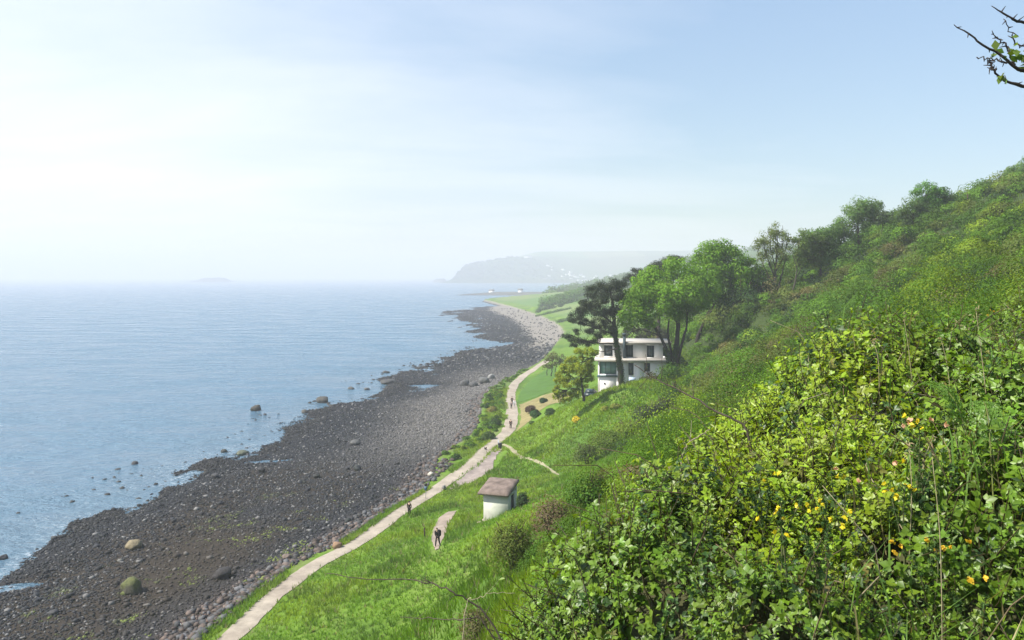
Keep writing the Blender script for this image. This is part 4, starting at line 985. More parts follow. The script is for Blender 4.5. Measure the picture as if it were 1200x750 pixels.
    MB().add(kp+hd+np.array((0, -.015, .045)), None, ht).build('hair', plain(hair, 'hair_colour'), e, smoothed=True)
    if pack is not None:
        mb = MB(); V_, T_ = ICO[3]; q = np.sign(V_)*np.abs(V_)**.6*np.array((.2, .14, .30)); mb.add(q+np.array((0, lean*.6-.27, 1.2)), None, T_); mb.build('backpack', plain(pack, 'pack_cloth'), e, smoothed=True)
    return e
person(hit(479.5, 604.5), R(-15), (.020, .015, .013), (.016, .013, .014), 'person in dark clothes standing at the edge of the path, nearest to the sea', .05, coat=True)
person(hit(513, 641), R(150), (.010, .010, .014), (.010, .010, .013), 'person in black with a bulky backpack walking on the footpath below the hut', .26, lean=.14, pack=(.010, .010, .016))
person(hit(598.5, 502.5), R(175), (.035, .015, .018), (.012, .011, .014), 'person in a dark maroon top walking alone on the path past the bend', .2)
person(hit(599.3, 479.5), R(180), (.30, .24, .26), (.02, .018, .03), 'person with a pale top and dark trousers on the path beside the lawn', .15)
person(hit(600.0, 474.0), R(10), (.04, .025, .035), (.02, .02, .025), 'person in a dark jacket close behind the pale topped one on the path', .15)
person(hit(602.7, 477.5), R(170), (.62, .62, .66), (.45, .45, .5), 'person in white walking beside the pair on the path by the lawn', .2, hair=(.2, .16, .1))
dp = hit(568.5, 527.5)
dog = empty('dog', dp, R(205), label='small dark dog on the seaward edge of the path', cat='dog')
dv = [((0, 0, .34), .09), ((0, .18, .35), .10), ((0, .36, .37), .105), ((0, .47, .47), .06), ((0, .55, .55), .065), ((0, .66, .52), .03), ((0, -.14, .37), .075), ((0, -.28, .44), .022), ((0, -.38, .54), .012)]
de = [(0, 1), (1, 2), (2, 3), (3, 4), (4, 5), (0, 6), (6, 7), (7, 8)]
for s in (-1, 1):
    k = len(dv); dv += [((s*.07, .36, .27), .05), ((s*.07, .34, .14), .026), ((s*.07, .36, .03), .022), ((s*.07, .40, .015), .02)]; de += [(2, k), (k, k+1), (k+1, k+2), (k+2, k+3)]
    k = len(dv); dv += [((s*.07, -.12, .27), .06), ((s*.07, -.05, .2), .035), ((s*.07, -.18, .12), .022), ((s*.07, -.16, .03), .02), ((s*.07, -.12, .015), .02)]; de += [(6, k), (k, k+1), (k+1, k+2), (k+2, k+3), (k+3, k+4)]
    k = len(dv); dv += [((s*.055, .53, .60), .02), ((s*.075, .52, .55), .012)]; de += [(4, k), (k, k+1)]
skin('body', dv, de, plain((.02, .017, .015), 'dog_coat'), dog)

# ------------------------------------------------------------------ far coast
FARK = 1.5                                       # the headland stands this much further out than its first sketch
def farland(name, xs, ys, fz, fcol, k=1.0):
    X, Y = np.meshgrid(xs, ys); Z = fz(X, Y); return grid_mesh(name, xs*k, ys*k, np.where(Z > 0, Z*k*1.0-(k-1)*6, Z), fcol(X, Y, Z), M['far'], kind='structure')
def fz_far(f): return lambda x, y: np.maximum(f(x/FARK, y/FARK)*FARK-(FARK-1)*6, -1)
def patchwork(X, Y, Z, s=150.0, seed=0):
    i = np.floor(X/s+fbm(X/900, Y/900, 3)*1.5); j = np.floor(Y/(s*1.6)+fbm(X/700, Y/700, 9)); h = _h(i, j, 77+seed)
    pal = np.array([(.10, .19, .05), (.13, .20, .06), (.16, .18, .08), (.07, .12, .04), (.09, .17, .05), (.05, .085, .04)])
    c = pal[(h*5.99).astype(int)]
    fx = np.abs((X/s) % 1-.5); return c
def spit_z(X, Y):
    top = 1.6*smooth(0, 60, X+98-(Y-1310)*.3)*(1-smooth(60, 90, np.abs(Y-1330)))*1.6
    return -1.5+top*1.6+fbm(X*.03, Y*.03, 5)*.7
farland('rocky_spit', np.linspace(-130, 420, 90), np.linspace(1230, 1450, 40), spit_z, lambda X, Y, Z: np.broadcast_to(np.array((.10, .10, .095)), X.shape+(3,))*(.7+.6*fbm(X*.02, Y*.05, 7))[..., None])
def mid_z(X, Y):
    t = smooth(-30, 330, X-40-(Y-1000)*.15)
    return -2+smooth(0, 25, X-15-(Y-950)*.12)*5+t*62*smooth(930, 1150, Y)+fbm(X*.012, Y*.012, 15)*8*t
farland('middle_hill', np.linspace(-10, 900, 120), np.linspace(905, 1900, 90), mid_z, lambda X, Y, Z: patchwork(X, Y, Z, 110, 4)*.8)
def head_z(X, Y):
    # cliffed nose at the left, long level top
    edge = X+182-(Y-2500)*.12
    cliff = smooth(-5, 45, edge)*.55+smooth(20, 260, edge)*.45
    front = smooth(2250, 2520, Y+np.clip(X-100, 0, 400)*-.4)
    town = 1-.75*np.exp(-((X-260)/220)**2)*(1-smooth(2500, 2900, Y))
    return -3+114*cliff*(.25+.75*front)*smooth(2180, 2260, Y)*town+(fbm(X*.004, Y*.004, 18)-.5)*9*cliff
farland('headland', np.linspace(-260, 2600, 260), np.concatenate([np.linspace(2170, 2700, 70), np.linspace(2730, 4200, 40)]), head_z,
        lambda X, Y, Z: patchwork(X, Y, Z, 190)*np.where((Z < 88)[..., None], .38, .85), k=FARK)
def islet_z(X, Y): return -2+16*np.exp(-((X+222)/22)**4-((Y-2450)/30)**2)*(.6+.8*fbm(X*.06, Y*.05, 4))
farland('rock_islet', np.linspace(-270, -170, 40), np.linspace(2380, 2520, 24), islet_z, lambda X, Y, Z: np.broadcast_to(np.array((.10, .11, .09)), X.shape+(3,)), k=FARK)
def isl2(X, Y): return -2+22*np.exp(-((X+1465)/85)**4-((Y-3900)/80)**2)*(.6+.8*fbm(X*.02, Y*.02, 6))
farland('far_islet', np.linspace(-1620, -1300, 50), np.linspace(3700, 4100, 20), isl2, lambda X, Y, Z: np.broadcast_to(np.array((.08, .09, .08)), X.shape+(3,)))
# woods on the far slopes: one mass
mb = MB(); core = MB()
def wood(x, y, z, r, ls, col, n): bush(mb, (x, y, z), r, r*1.1, n, ls, col, lumps=5)
for i in range(150):                                     # belt above the pasture
    t = i/150; y = 640+t*240+rng.normal()*12; x = 20+t*40+rng.random()*18+np.interp(t, [0, .5, 1], [0, 35, 105])
    wood(x, y, float(hgt(x, y)), 4+4*rng.random(), 1.5, MID*(.8+.5*rng.random()), 130)
for i in range(40):
    y = 590+rng.random()*30; x = 16+rng.random()*6+i*1.6; wood(x, y+i*1.2, float(hgt(x, y)), 2.5+2*rng.random(), 1.2, DARK*1.3, 90)
for (a, b) in (((628, 371), (668, 362)), ((655, 378), (672, 374)), ((640, 357), (690, 349))):   # hedges across the pasture
    for i in range(26):
        t = i/25; q = hit(a[0]+(b[0]-a[0])*t, a[1]+(b[1]-a[1])*t, 300); wood(q[0], q[1], q[2]-.3, 1.3+1.2*rng.random(), .7, MID*(.8+.4*rng.random()), 60)
for i in range(330):
    y = 930+rng.random()*650; x = 30+rng.random()*340+(y-950)*.15
    if fbm(x*.006, y*.006, 161) > .44: wood(x, y, float(mid_z(np.array([x]), np.array([y]))[0]), 8+7*rng.random(), 3.2, MID*(.7+.5*rng.random()), 90)
for i in range(900):
    x = -165+rng.random()*1000; y = 2240+rng.random()*300
    if x-(-182) < 8: continue
    z = float(head_z(np.array([x]), np.array([y]))[0])
    if z < 3: continue
    if fbm(x*.004, y*.004, 165) > .36: wood(x*FARK, y*FARK, z*FARK-7, (4+3*rng.random())*FARK, 7, DARK*(1.0+.6*rng.random()), 50)
for i in range(120):                                     # trees at field edges on top
    x = -60+rng.random()*1300; y = 2560+rng.random()*160; z = float(head_z(np.array([x]), np.array([y]))[0]); wood(x*FARK, y*FARK, z*FARK-6, 4+4*rng.random(), 4, DARK*1.2, 40)
mb.build('far_woods', M['leaf'], label='hazy woods on the far slopes across the bay', cat='woods', kind='stuff')
# little white houses across the bay
def cottage(px, py, Y, w, d, h, label, fz=None, gable=True, group='pale houses across the bay'):
    x = (px-CX)/F*Y; z = CZ-(py-HZ)/F*Y
    if fz is not None: z = float(fz(np.array([x]), np.array([Y]))[0])
    e = empty('cottage', (x, Y, z), rng.random()*.6-.3, label=label, cat='house', group=group)
    box(MB(), -w/2, w/2, -d/2, d/2, -3, h).build('wall', M['white'], e)
    mb = MB(); o = .4; rh = min(w, d)*.38 if gable else .5
    v = [(-w/2-o, -d/2-o, h+.02), (w/2+o, -d/2-o, h+.02), (w/2+o, d/2+o, h+.02), (-w/2-o, d/2+o, h+.02), (-w/2, 0, h+rh), (w/2, 0, h+rh)]
    mb.add(v, [(0, 1, 5, 4), (2, 3, 4, 5), (3, 2, 1, 0)], [(1, 2, 5), (3, 0, 4)]); mb.build('roof', M['slate'], e)
    return e
cottage(610, 341, 1340, 8, 6, 4, 'white house standing low on the rocky spit, nearer the shore', spit_z)
cottage(576, 340, 1345, 9, 6, 2.6, 'pale low building near the seaward end of the rocky spit', spit_z)
cottage(642, 331, 3390, 44, 16, 13, 'largest white building low on the far shore of the bay', None)
cottage(619, 299, 3840, 38, 13, 10, 'white house alone high on the headland top', fz_far(head_z))
for i in range(34):
    px = 640+rng.random()*95; Y = 3440+rng.random()*290
    cottage(px, 320, Y, 8+8*rng.random(), 8, 4.5+3.5*rng.random(), 'one of many tiny pale houses scattered in the hazy town under the headland', fz_far(head_z), group='tiny houses of the hazy town')

# ------------------------------------------------------------------ the near bramble thicket
TH = np.array([(-1.1, 1.4), (-1.0, 3), (-.72, 4.3), (.05, 5.4), (1.15, 6.5), (2.8, 8.0), (4.4, 8.8), (6.0, 9.6), (8.5, 10.2), (12, 9.5), (13, 4), (9, 1.2), (4, 1.3), (1.2, 1.5)])
def poly_sd(x, y):                               # distance inside the thicket outline (negative outside)
    d = np.full(np.shape(x), 1e9); ins = np.zeros(np.shape(x), bool); m = len(TH)
    for a in range(m):
        A = TH[a]; B = TH[(a+1) % m]; ab = B-A
        t = np.clip(((x-A[0])*ab[0]+(y-A[1])*ab[1])/(ab@ab), 0, 1)
        d = np.minimum(d, np.hypot(x-A[0]-ab[0]*t, y-A[1]-ab[1]*t))
        ins ^= ((A[1] > y) != (B[1] > y)) & (x < (B[0]-A[0])*(y-A[1])/(B[1]-A[1]+1e-12)+A[0])
    return np.where(ins, d, -d)
def canopy(x, y):
    sd = poly_sd(x, y)
    m = smooth(-.25, .55, sd)
    mound = .34*np.exp(-((x-2.7)**2+(y-6.3)**2)/1.1)+.24*np.exp(-((x-.75)**2+(y-4.9)**2)/.5)-.30*np.exp(-((x-1.55)**2+(y-4.9)**2)/.22)-.22*np.exp(-((x-2.75)**2+(y-5.2)**2)/.2)
    return hgt(x, y)+m*(.62+mound+(fbm(x*.85+3, y*.85, 171, 3)-.5)*1.35+(vnoise(x*2.4, y*2.4, 175)-.5)*.42)
def cnormal(x, y, e=.12): return unit(np.stack([canopy(x-e, y)-canopy(x+e, y), canopy(x, y-e)-canopy(x, y+e), np.full(np.shape(x), 2*e)], -1))
# shoot templates: a stem with alternate three-part leaves
def leaflet(base, d, n, L, W):
    d = d/np.linalg.norm(d); b = np.cross(n, d); b /= np.linalg.norm(b)+1e-9; n2 = np.cross(d, b)
    v = np.array([base, base+d*L*.42+b*W*.5+n2*L*.10, base+d*L-n2*L*.12, base+d*L*.42-b*W*.5+n2*L*.10, base+d*L*.45-n2*L*.02])
    return v, np.array([(0, 1, 4), (1, 2, 4), (2, 3, 4), (3, 0, 4)])
def shoot(nl, L, lw, aspect, three=True):
    vs = []; ts = []; cs = []; n = 0
    bend = rng.normal(size=3)*.12; bend[2] = 0
    stem = [np.array((0, 0, 0)), np.array((0, 0, L*.5))+bend*.4*L, np.array((0, 0, L*.95))+bend*2*L]
    sp_ = spline(stem, 5)
    for i in range(nl):
        t = .12+.88*(i+rng.random()*.5)/nl; k = t*4; a = int(min(k, 3)); p = sp_[a]*(1-(k-a))+sp_[a+1]*(k-a)
        an = i*2.4+rng.normal()*.3; out = np.array((math.cos(an), math.sin(an), .35+.5*rng.random()-.4*(1-t)))
        out /= np.linalg.norm(out); nn = unit(np.array((0, 0, 1.))-out*out[2]+rng.normal(size=3)*.18)
        size = lw*(.65+.5*rng.random())*(1-.35*t*t)
        pet = p+out*size*.55
        parts = [(pet, out, 1.0)]
        if three:
            s_ = np.cross(nn, out); parts += [(p+out*size*.5, unit(out*.35+s_), .8), (p+out*size*.5, unit(out*.35-s_), .8)]
        for bse, d, k2 in parts:
            v, t_ = leaflet(bse, d, nn, size*k2, size*k2*aspect)
            vs.append(v); ts.append(t_+n); n += 5; cs.append(np.full(5, .72+.5*t+.12*rng.normal()))
    m = MB(); tube(m, sp_, np.linspace(.0035, .0015, 5)*(L/.35+.4), 4)
    sv = np.concatenate(m.v); 
    st = np.concatenate([np.concatenate([q[:, [0, 1, 2]], q[:, [0, 2, 3]]]) for q in m.q])
    vs.append(sv); ts.append(st+n); cs.append(np.full(len(sv), -1.0))
    return np.concatenate(vs), np.concatenate(ts), np.concatenate(cs)
TPL = [shoot(9, .32, .062, .74) for _ in range(6)]+[shoot(11, .36, .052, .70) for _ in range(4)]+[shoot(12, .42, .06, .42, False) for _ in range(4)]+[shoot(8, .26, .075, .85) for _ in range(3)]
def plant(mb, tpl, pos, dirs, scale, cols):
    V, T, C = tpl; n = len(pos)
    z = unit(dirs); u = unit(np.cross(z, randdir(n))); w = np.cross(z, u)
    v = V[None]*scale[:, None, None]
    v = pos[:, None]+v[..., 0:1]*u[:, None]+v[..., 1:2]*w[:, None]+v[..., 2:3]*z[:, None]
    c = np.where(C[None, :, None] < 0, np.array((.10, .085, .04)), cols[:, None]*C[None, :, None])
    t = (T[None]+(np.arange(n)*len(V))[:, None, None]).reshape(-1, 3)
    mb.add(v.reshape(-1, 3), None, t, c.reshape(-1, 3))
mb = MB()
n = 36000
x = -1.1+11.5*rng.random(n)**1.1; y = 1.4+8.9*rng.random(n)
sd = poly_sd(x, y); px = CX+x/y*F
keep = (sd > -.22) & (px > 430) & (px < 1420)
x, y, sd, px = x[keep], y[keep], sd[keep], px[keep]; n = len(x)
hole = fbm(x*1.1+9, y*1.1, 181, 3)
keep = rng.random(n) < smooth(.36, .50, hole)*.75+.25
x, y, sd, px = x[keep], y[keep], sd[keep], px[keep]; n = len(x)
nz = cnormal(x, y); z = canopy(x, y)-.30+.16*rng.random(n)
d = unit(nz*.9+np.array((-.2, -.2, .5))+randdir(n)*.55)
zone = fbm(x*.55, y*.55, 185, 3)
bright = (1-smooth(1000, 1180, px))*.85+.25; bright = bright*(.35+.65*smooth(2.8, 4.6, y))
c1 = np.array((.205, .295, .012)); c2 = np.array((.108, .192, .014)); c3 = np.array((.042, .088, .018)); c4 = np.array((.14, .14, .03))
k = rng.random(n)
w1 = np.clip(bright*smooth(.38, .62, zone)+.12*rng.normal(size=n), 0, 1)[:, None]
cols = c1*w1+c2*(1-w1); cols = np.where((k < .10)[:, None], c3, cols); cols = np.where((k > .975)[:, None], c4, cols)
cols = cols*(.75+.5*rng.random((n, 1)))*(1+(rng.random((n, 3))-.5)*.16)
scl = np.clip(y/3.6, .7, 1.0)*.76*(.75+.5*rng.random(n))*(.85+.35*smooth(.4, .65, fbm(x*.7, y*.7, 189)))
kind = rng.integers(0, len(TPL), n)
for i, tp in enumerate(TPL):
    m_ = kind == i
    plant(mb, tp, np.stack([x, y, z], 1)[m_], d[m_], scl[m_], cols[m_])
mb.build('bramble_thicket', M['gloss'], label='tangled fresh green bramble thicket filling the near slope', cat='brambles', kind='stuff')
print('thicket shoots', n)
mb = MB()                                        # dead stalks and arching canes inside the thicket
for i in range(150):
    x0 = -.5+8*random.random(); y0 = 2.2+7.2*random.random()
    if poly_sd(np.array([x0]), np.array([y0]))[0] < 0: continue
    z0 = float(canopy(np.array([x0]), np.array([y0]))[0]); q = np.array((x0, y0, z0-.45)); dd = unit(np.array((rng.normal(), rng.normal(), .9+rng.random())))
    L = .35+.5*random.random(); e1 = q+dd*L; e2 = e1+unit(dd+np.array((rng.normal()*.7, rng.normal()*.7, -.5)))*L*.6
    tube(mb, spline([q, e1, e2], 7), np.linspace(.0045, .0018, 7), 4, random.choice([(.16, .12, .07), (.10, .07, .045), (.26, .22, .14)]))
mb.build('dead_canes', M['twig'], label='dry brown canes and stalks tangled through the brambles', cat='canes', kind='stuff')

def pick(px, py, lift=0.0):                      # first thicket surface a sight line meets
    Y = np.linspace(2.2, 11, 1500); x = (px-CX)/F*Y; z = CZ-(py-HZ)/F*Y
    k = np.nonzero(z <= canopy(x, Y)+lift)[0]; k = k[0] if len(k) else 900
    return np.array((x[k], Y[k], z[k]))
# yellow gorse sprigs
for (px, py, nf, lab) in [
    (1077, 508, 9, 'gorse sprig with yellow and peach flowers, highest among the near brambles'), (1168, 374, 4, 'orange yellow flower head among the tall grasses by the frame side'),
    (915, 605, 7, 'tall gorse sprig with a column of yellow flowers left of the other sprigs'), (897, 568, 3, 'pair of yellow gorse flowers above the tall sprig'),
    (972, 608, 6, 'gorse sprig with dull yellow flowers between two taller sprigs'), (988, 571, 4, 'small yellow flower cluster on a stalk below the peach sprig'),
    (1058, 592, 8, 'gorse sprig thick with yellow flowers on a long bare stalk'), (1092, 655, 8, 'low orange flowered sprig with flowers spread sideways'),
    (1134, 692, 3, 'small orange flower pair near the bottom of the brambles'), (960, 625, 4, 'yellow flowers low on a leafy gorse stem'), (1069, 555, 2, 'single yellow flower on dark leaves under the peach sprig')]:
    p = pick(px, py, .2); b = p-np.array((0, 0, .26))
    e = empty('gorse_sprig', b, label=lab, cat='gorse sprig', group='flowering gorse sprigs')
    st = MB(); lf = MB()
    for k in range(3):
        tip = np.array((rng.normal()*.05, rng.normal()*.05, .30+.05*rng.normal())); pts = spline([(rng.normal()*.02, rng.normal()*.02, -.15), tip*.5+rng.normal(size=3)*.015, tip], 7)
        tube(st, pts, np.linspace(.005, .002, 7), 5, (.09, .10, .04))
        m_ = 120; t = rng.integers(0, 7, m_); leaves(lf, pts[t]+randdir(m_)*.012, randdir(m_), .03, jitcol((.05, .10, .025), m_), .25)
    oc = np.array((.78, .52, .04)) if 'orange' in lab else np.array((.80, .68, .03))
    for k in range(nf*4):
        if k % 4 == 0: cpos = np.array((rng.normal()*.05*(2.2 if 'sideways' in lab else 1), rng.normal()*.05, .27+rng.random()*.09 if 'column' not in lab else .15+.22*rng.random()))
        cc = oc if not ('peach' in lab and k % 8 < 4) else np.array((.75, .45, .28))
        if k % 4 == 0: fl = MB()
        leaves(fl, (cpos+randdir(1)[0]*.007)[None], randdir(1)+np.array((0, -.4, .3)), .027, jitcol(cc, 1, .15, .05)*.85, .7)
        if k % 4 == 3: fl.build('flower', M['petal'], e)
    st.build('stem', M['twig'], e); lf.build('foliage', M['leaf'], e)  # the foliage part is the gorse spines, built as narrow leaves
# bracken fronds
def frond(px, py, L, az, lab, col=(.11, .21, .025)):
    p = pick(px, py, .1); e = empty('fern_frond', p, label=lab, cat='fern', group='fern fronds')
    d0 = np.array((math.cos(az), math.sin(az), .75)); pts = spline([(0, 0, -.3), d0*L*.35, d0*L*.7+np.array((0, 0, .02)), d0*L*.9+np.array((math.cos(az)*.1*L, math.sin(az)*.1*L, -.18*L))], 24)
    st = MB(); tube(st, pts, np.linspace(.004, .0012, 24), 5, (.12, .14, .04)); st.build('stalk', M['twig'], e)
    lf = MB(); tg = unit(np.gradient(pts, axis=0))
    for i in range(6, 24):
        w = L*.32*(1-((i-6)/18.0)**1.2)+.01; s = unit(np.cross(tg[i], np.array((0, 0, 1.)))); nn = np.cross(s, tg[i])
        for sg in (-1, 1):
            dd = unit(s*sg+tg[i]*.5-nn*.15)
            for j in range(9):
                q = pts[i]+dd*w*(j+.6)/9; l2 = w*.34*(1-j/10.5)*(.8+.4*rng.random())
                for s2 in (-1, 1):
                    v, t = leaflet(q+rng.normal(size=3)*.002, unit(tg[i]*s2+dd*.6), nn+rng.normal(size=3)*.3, l2, l2*.55); lf.add(v, None, t, np.asarray(col)*(.8+.4*rng.random()))
    lf.build('leaflets', M['gloss'], e)
frond(1150, 500, .34, 2.2, 'bright green fern frond arching left among the near brambles, upper one')
frond(1165, 530, .36, 1.2, 'bright green fern frond pointing upright just below the upper frond')
# tall grass stems at the right
for (px, py, top, lab) in [(1075, 470, -95, 'tall pale dry stalk rising above the brambles, thickest of the stalks'), (1163, 470, -105, 'tall straight dry grass stalk beside the orange flower head'), (1120, 470, -70, 'short leaning dry stalk amid the green grasses'),
                           (1105, 745, -210, 'long pale dead stem slanting through the lower brambles'), (1063, 640, -110, 'bare brown stalk under the yellow gorse flowers'), (1031, 455, -55, 'pale dry stem bent over the dark hollow')]:
    p = pick(px, py, .02); q = P(px+rng.normal()*8-12, py+top, p[1]+.1)
    e = empty('dry_stalk', p, label=lab, cat='stalk', group='dry stalks in the brambles')
    mb = MB(); tube(mb, spline([(0, 0, -.3), (q-p)*.5+rng.normal(size=3)*.012, q-p], 10), np.linspace(.0034, .0014, 10), 5, (.26, .23, .13)); mb.build('stem', M['twig'], e)
    hd_ = MB(); m_ = 14; leaves(hd_, (q-p)+rng.normal(size=(m_, 3))*np.array((.012, .012, .04)), randdir(m_), .03, jitcol((.32, .26, .15), m_), .25); hd_.build('seed_head', M['leaf'], e)
mb = MB(); n = 700                               # blades of rank grass growing through the brambles
px = 980+250*rng.random(n)**.7; Yb = 3.0+6*rng.random(n); x = (px-CX)/F*Yb; zz = canopy(x, Yb)
a = rng.random(n)*6.283; dd = np.stack([np.cos(a), np.sin(a), 0*a], 1)
b0 = np.stack([x, Yb, zz-.25], 1); h = (.3+.3*rng.random((n, 1))); up = np.array((0, 0, 1.))
side = np.stack([-dd[:, 1], dd[:, 0], 0*a], 1)*.0045
m1_ = b0+up*h*.65+dd*h*.12; m2_ = b0+up*h*.95+dd*h*.45
v = np.stack([b0-side, b0+side, m1_+side, m1_-side, m2_], 1).reshape(-1, 3)
k5 = np.arange(n)[:, None]*5
cols = np.where(rng.random((n, 1)) < .2, np.array((.30, .26, .13)), np.array((.10, .19, .03)))*(.7+.6*rng.random((n, 1)))
mb.add(v, k5+np.array([[0, 1, 2, 3]]), k5+np.array([[3, 2, 4]]), np.repeat(cols, 5, 0))
mb.build('rank_grass', M['grass'], label='thin grass blades growing up through the near brambles', cat='grass', kind='stuff')

# bare twigs reaching over the slope
def twig(name, pts, Y, w, lab, side=10, col=(.075, .06, .045), root=None, cat='twig'):
    P3 = [P(a, b, Y+dy) for a, b, dy in pts]
    if root is not None: P3 = P3+[np.array(root, float)]
    b = P3[-1]; e = empty(name, b, label=lab, cat=cat)
    n = 26; c = spline([q-b for q in P3], n); c[1:-1] += rng.normal(size=(n-2, 3))*.004
    mb = MB(); tube(mb, c, np.linspace(w*.3, w, n), 6, col, .3)
    for k in range(side):
        i = rng.integers(1, n-6); d = unit(c[max(i-2, 0)]-c[i]+rng.normal(size=3)*.1+np.array((0, 0, .12))*rng.choice([-1, 1, 1, 1])); L = (.05+.12*rng.random())
        tube(mb, spline([c[i], c[i]+d*L*.5, c[i]+d*L+rng.normal(size=3)*.015], 4), np.linspace(w*.32, w*.12, 4), 4, col)
    mb.build('branch', M['twig'], e); return e
twig('bare_twig', [(744, 428, .5), (775, 448, .4), (813, 466, .2), (840, 483, .1), (876, 506, 0)], 5.8, .011, 'long bare thorny twig reaching left over the slope toward the house', 12, root=(1.75, 5.75, 29.4))
twig('bare_twig', [(383, 672, .3), (420, 678, .2), (492, 681, .1), (519, 689, 0), (540, 698, 0), (570, 720, 0)], 4.6, .0062, 'long bare twig stretched out over the grass slope, above a shorter twig', 12, root=(.05, 4.5, 28.75))
twig('bare_twig', [(468, 723, .2), (510, 725, .1), (540, 727, 0), (568, 731, 0)], 4.4, .005, 'shorter bare twig just below the long one over the grass', 5, root=(.1, 4.35, 28.7))
twig('pale_stick', [(775, 553, 0), (768, 566, 0), (764, 578, 0)], 5.6, .013, 'short thick pale stick poking up from the bramble edge', 0, (.30, .25, .18), root=(1.0, 5.6, 29.35), cat='stick')
twig('pale_stick', [(833, 503, .1), (818, 512, 0), (805, 522, 0), (799, 538, 0)], 5.9, .009, 'forked pale stick leaning out where the thorny twig starts', 4, (.27, .22, .16), root=(1.26, 5.9, 29.55), cat='stick')
twig('pale_stick', [(604, 695, 0), (575, 695, 0), (560, 702, 0), (545, 717, 0)], 4.3, .003, 'thin curved pale stem arching at the tip of the brambles', 2, (.36, .30, .2), root=(-.3, 4.3, 28.55), cat='stick')
# thorn tree standing outside the frame whose branch reaches in at the top
tb = np.array((4.6, 3.4, float(hgt(4.6, 3.4))))
thorn = empty('thorn_tree', tb, label='dark thorn tree branch with a few fresh leaves reaching in at the top corner', cat='tree')
mb = MB(); D3 = 3.1
J = P(1330, 95, D3); J2 = P(1330, 10, D3+.1)
tube(mb, spline([(0, 0, -.3), (.05, 0, .8), (-.15, -.05, 1.7), P(1500, -60, 3.3)-tb], 14), np.linspace(.11, .05, 14), 8, (.06, .05, .042), .2)
tube(mb, spline([P(1500, -60, 3.3)-tb, P(1420, -20, 3.2)-tb, J2-tb], 8), np.linspace(.04, .022, 8), 6, (.05, .042, .036))
tube(mb, spline([P(1490, -20, 3.3)-tb, P(1420, 60, 3.2)-tb, J-tb], 8), np.linspace(.035, .020, 8), 6, (.05, .042, .036))
br = [[(1330, 95), (1260, 92), (1200, 82), (1169, 62), (1141, 45), (1118, 29)], [(1330, 10), (1260, 45), (1200, 28), (1182, 19), (1162, 7)], [(1300, 108), (1240, 108), (1200, 102), (1179, 95), (1165, 83), (1157, 79)],
      [(1190, 76), (1175, 72), (1160, 70), (1145, 67)], [(1186, 70), (1180, 55), (1172, 46), (1162, 40)], [(1230, 35), (1200, 55), (1188, 45), (1176, 22)], [(1165, 83), (1161, 76), (1159, 71)], [(1210, 84), (1200, 72), (1196, 66)]]
for k, L in enumerate(br):
    pts = spline([P(a, b_, D3+.03*k)-tb for a, b_ in L], 22); pts[1:-1] += rng.normal(size=(20, 3))*.0035
    tube(mb, pts, np.linspace(.011 if k < 3 else .005, .0018, 22), 5, (.05, .042, .036), .35)
    for i in range(4, 22, 2):
        q = pts[i]; dd = unit(rng.normal(size=3)); tube(mb, [q, q+dd*(.012+.018*rng.random())], [.003, .0012], 4, (.05, .042, .036))
mb.build('branch', M['twig'], thorn)
for (a, b_, nn_) in [(1173, 62, 4), (1185, 56, 6), (1196, 64, 8), (1178, 94, 4), (1200, 70, 9)]:
    q = P(a, b_, D3)-tb; pos = q+rng.normal(size=(nn_, 3))*.018; lf = MB(); leaves(lf, pos, randdir(nn_)+np.array((0, -.5, .4)), .034*(.7+.6*rng.random(nn_)), jitcol((.13, .20, .03), nn_), .7); lf.build('leaf', M['gloss'], thorn)

# ------------------------------------------------------------------ haze, sky, sun, camera
def mat_haze(den, aniso):
    m, nt, N, L = new_mat('haze_air'); out = N('ShaderNodeOutputMaterial'); v = N('ShaderNodeVolumePrincipled')
    v.inputs['Color'].default_value = (.81, .83, .885, 1); v.inputs['Density'].default_value = den; v.inputs['Anisotropy'].default_value = aniso
    L(v.outputs['Volume'], out.inputs['Volume']); return m
HT = 175.0
hb_ = box(MB(), -12100, 12100, -2600, 12100, -6, HT).build('haze', mat_haze(.00047, .05), kind='stuff', label='pale sea haze filling the air over the bay', cat='haze')

SUN_EL, SUN_AZ = 50.0, -104.0                     # azimuth clockwise from the view direction
w = bpy.data.worlds.new('World'); sc.world = w; w.use_nodes = True
nt = w.node_tree; nt.nodes.clear(); N = nt.nodes.new; L = nt.links.new
out = N('ShaderNodeOutputWorld'); bg = N('ShaderNodeBackground'); sky = N('ShaderNodeTexSky')
sky.sky_type = 'NISHITA'; sky.sun_disc = False; sky.sun_elevation = R(SUN_EL); sky.sun_rotation = R(SUN_AZ); sky.altitude = 30; sky.air_density = 1.0; sky.dust_density = .8; sky.ozone_density = 1.3
tc = N('ShaderNodeTexCoord'); sep = N('ShaderNodeSeparateXYZ'); L(tc.outputs['Generated'], sep.inputs[0])
def mth(op, a, b=None, c=None):
    n_ = N('ShaderNodeMath'); n_.operation = op
    for i_, q in enumerate((a, b, c)):
        if q is None: continue
        if isinstance(q, (int, float)): n_.inputs[i_].default_value = q
        else: L(q, n_.inputs[i_])
    return n_.outputs[0]
zc = mth('ADD', mth('MAXIMUM', sep.outputs['Z'], 0.0), .12)
cu = N('ShaderNodeCombineXYZ'); L(mth('DIVIDE', sep.outputs['X'], zc), cu.inputs[0]); L(mth('DIVIDE', sep.outputs['Y'], zc), cu.inputs[1])
mp = N('ShaderNodeMapping'); mp.inputs['Scale'].default_value = (.55, 1.1, 1); mp.inputs['Rotation'].default_value = (0, 0, .25); L(cu.outputs[0], mp.inputs['Vector'])
nz = N('ShaderNodeTexNoise'); nz.inputs['Scale'].default_value = .85; nz.inputs['Detail'].default_value = 7; nz.inputs['Roughness'].default_value = .55; nz.inputs['Distortion'].default_value = .4
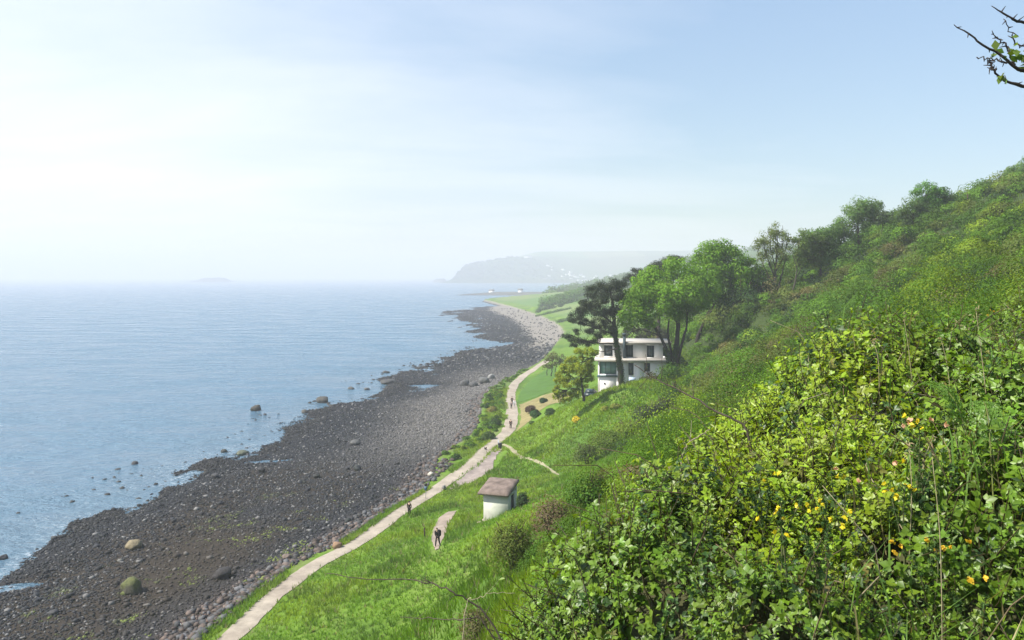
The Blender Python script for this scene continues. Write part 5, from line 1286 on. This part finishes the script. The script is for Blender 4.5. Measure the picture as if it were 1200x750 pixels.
L(mp.outputs[0], nz.inputs['Vector'])
# the veil of thin cloud is thicker toward the left of the view and lower down
cov = mth('ADD', mth('MULTIPLY', sep.outputs['X'], -.95), mth('MULTIPLY_ADD', sep.outputs['Z'], -.9, .42))
cov = mth('MULTIPLY_ADD', mth('SUBTRACT', nz.outputs['Fac'], .5), 1.15, cov)
mr = N('ShaderNodeMapRange'); mr.inputs['From Min'].default_value = 0; mr.inputs['From Max'].default_value = 1; mr.inputs['To Min'].default_value = .04; mr.inputs['To Max'].default_value = .96
L(cov, mr.inputs['Value'])
mx = N('ShaderNodeMix'); mx.data_type = 'RGBA'; mx.inputs['B'].default_value = (4.7, 4.8, 5.05, 1)
hz_ = N('ShaderNodeMapRange'); hz_.inputs['From Min'].default_value = 0; hz_.inputs['From Max'].default_value = .55; hz_.inputs['To Min'].default_value = .47; hz_.inputs['To Max'].default_value = 1.0
L(sep.outputs['Z'], hz_.inputs['Value'])
dm = N('ShaderNodeVectorMath'); dm.operation = 'SCALE'; L(sky.outputs['Color'], dm.inputs[0]); L(hz_.outputs['Result'], dm.inputs['Scale'])
tn = N('ShaderNodeVectorMath'); tn.operation = 'MULTIPLY'; tn.inputs[1].default_value = (.99, 1.05, 1.02); L(dm.outputs['Vector'], tn.inputs[0])
L(mr.outputs['Result'], mx.inputs['Factor']); L(tn.outputs['Vector'], mx.inputs['A'])
L(mx.outputs['Result'], bg.inputs['Color']); bg.inputs['Strength'].default_value = .137; L(bg.outputs[0], out.inputs['Surface'])

sd_ = bpy.data.lights.new('sun', 'SUN'); sd_.energy = 4.6; sd_.angle = R(.6); sd_.color = (1.0, .94, .84)
so = bpy.data.objects.new('sun', sd_); COL.objects.link(so)
to_sun = Vector((math.sin(R(SUN_AZ))*math.cos(R(SUN_EL)), math.cos(R(SUN_AZ))*math.cos(R(SUN_EL)), math.sin(R(SUN_EL))))
so.rotation_euler = to_sun.to_track_quat('Z', 'Y').to_euler(); so.location = (-60, 0, 120)

cd = bpy.data.cameras.new('camera'); cam = bpy.data.objects.new('camera', cd); COL.objects.link(cam)
cam.location = (0, 0, CZ); cam.rotation_euler = (R(90), 0, 0)
cd.sensor_fit = 'HORIZONTAL'; cd.sensor_width = 36; cd.lens = 36*F/1200; cd.shift_y = -(375-HZ)/1200; cd.clip_start = .05; cd.clip_end = 40000
sc.camera = cam
vs = sc.view_settings; vs.view_transform = 'Standard'; vs.look = 'None'; vs.exposure = .88; vs.gamma = 1; vs.use_curve_mapping = False
cy = sc.cycles
cy.max_bounces = 6; cy.diffuse_bounces = 3; cy.glossy_bounces = 2; cy.transmission_bounces = 3; cy.volume_bounces = 1; cy.transparent_max_bounces = 6
cy.caustics_reflective = False; cy.caustics_refractive = False; cy.sample_clamp_indirect = 6
cy.use_denoising = True
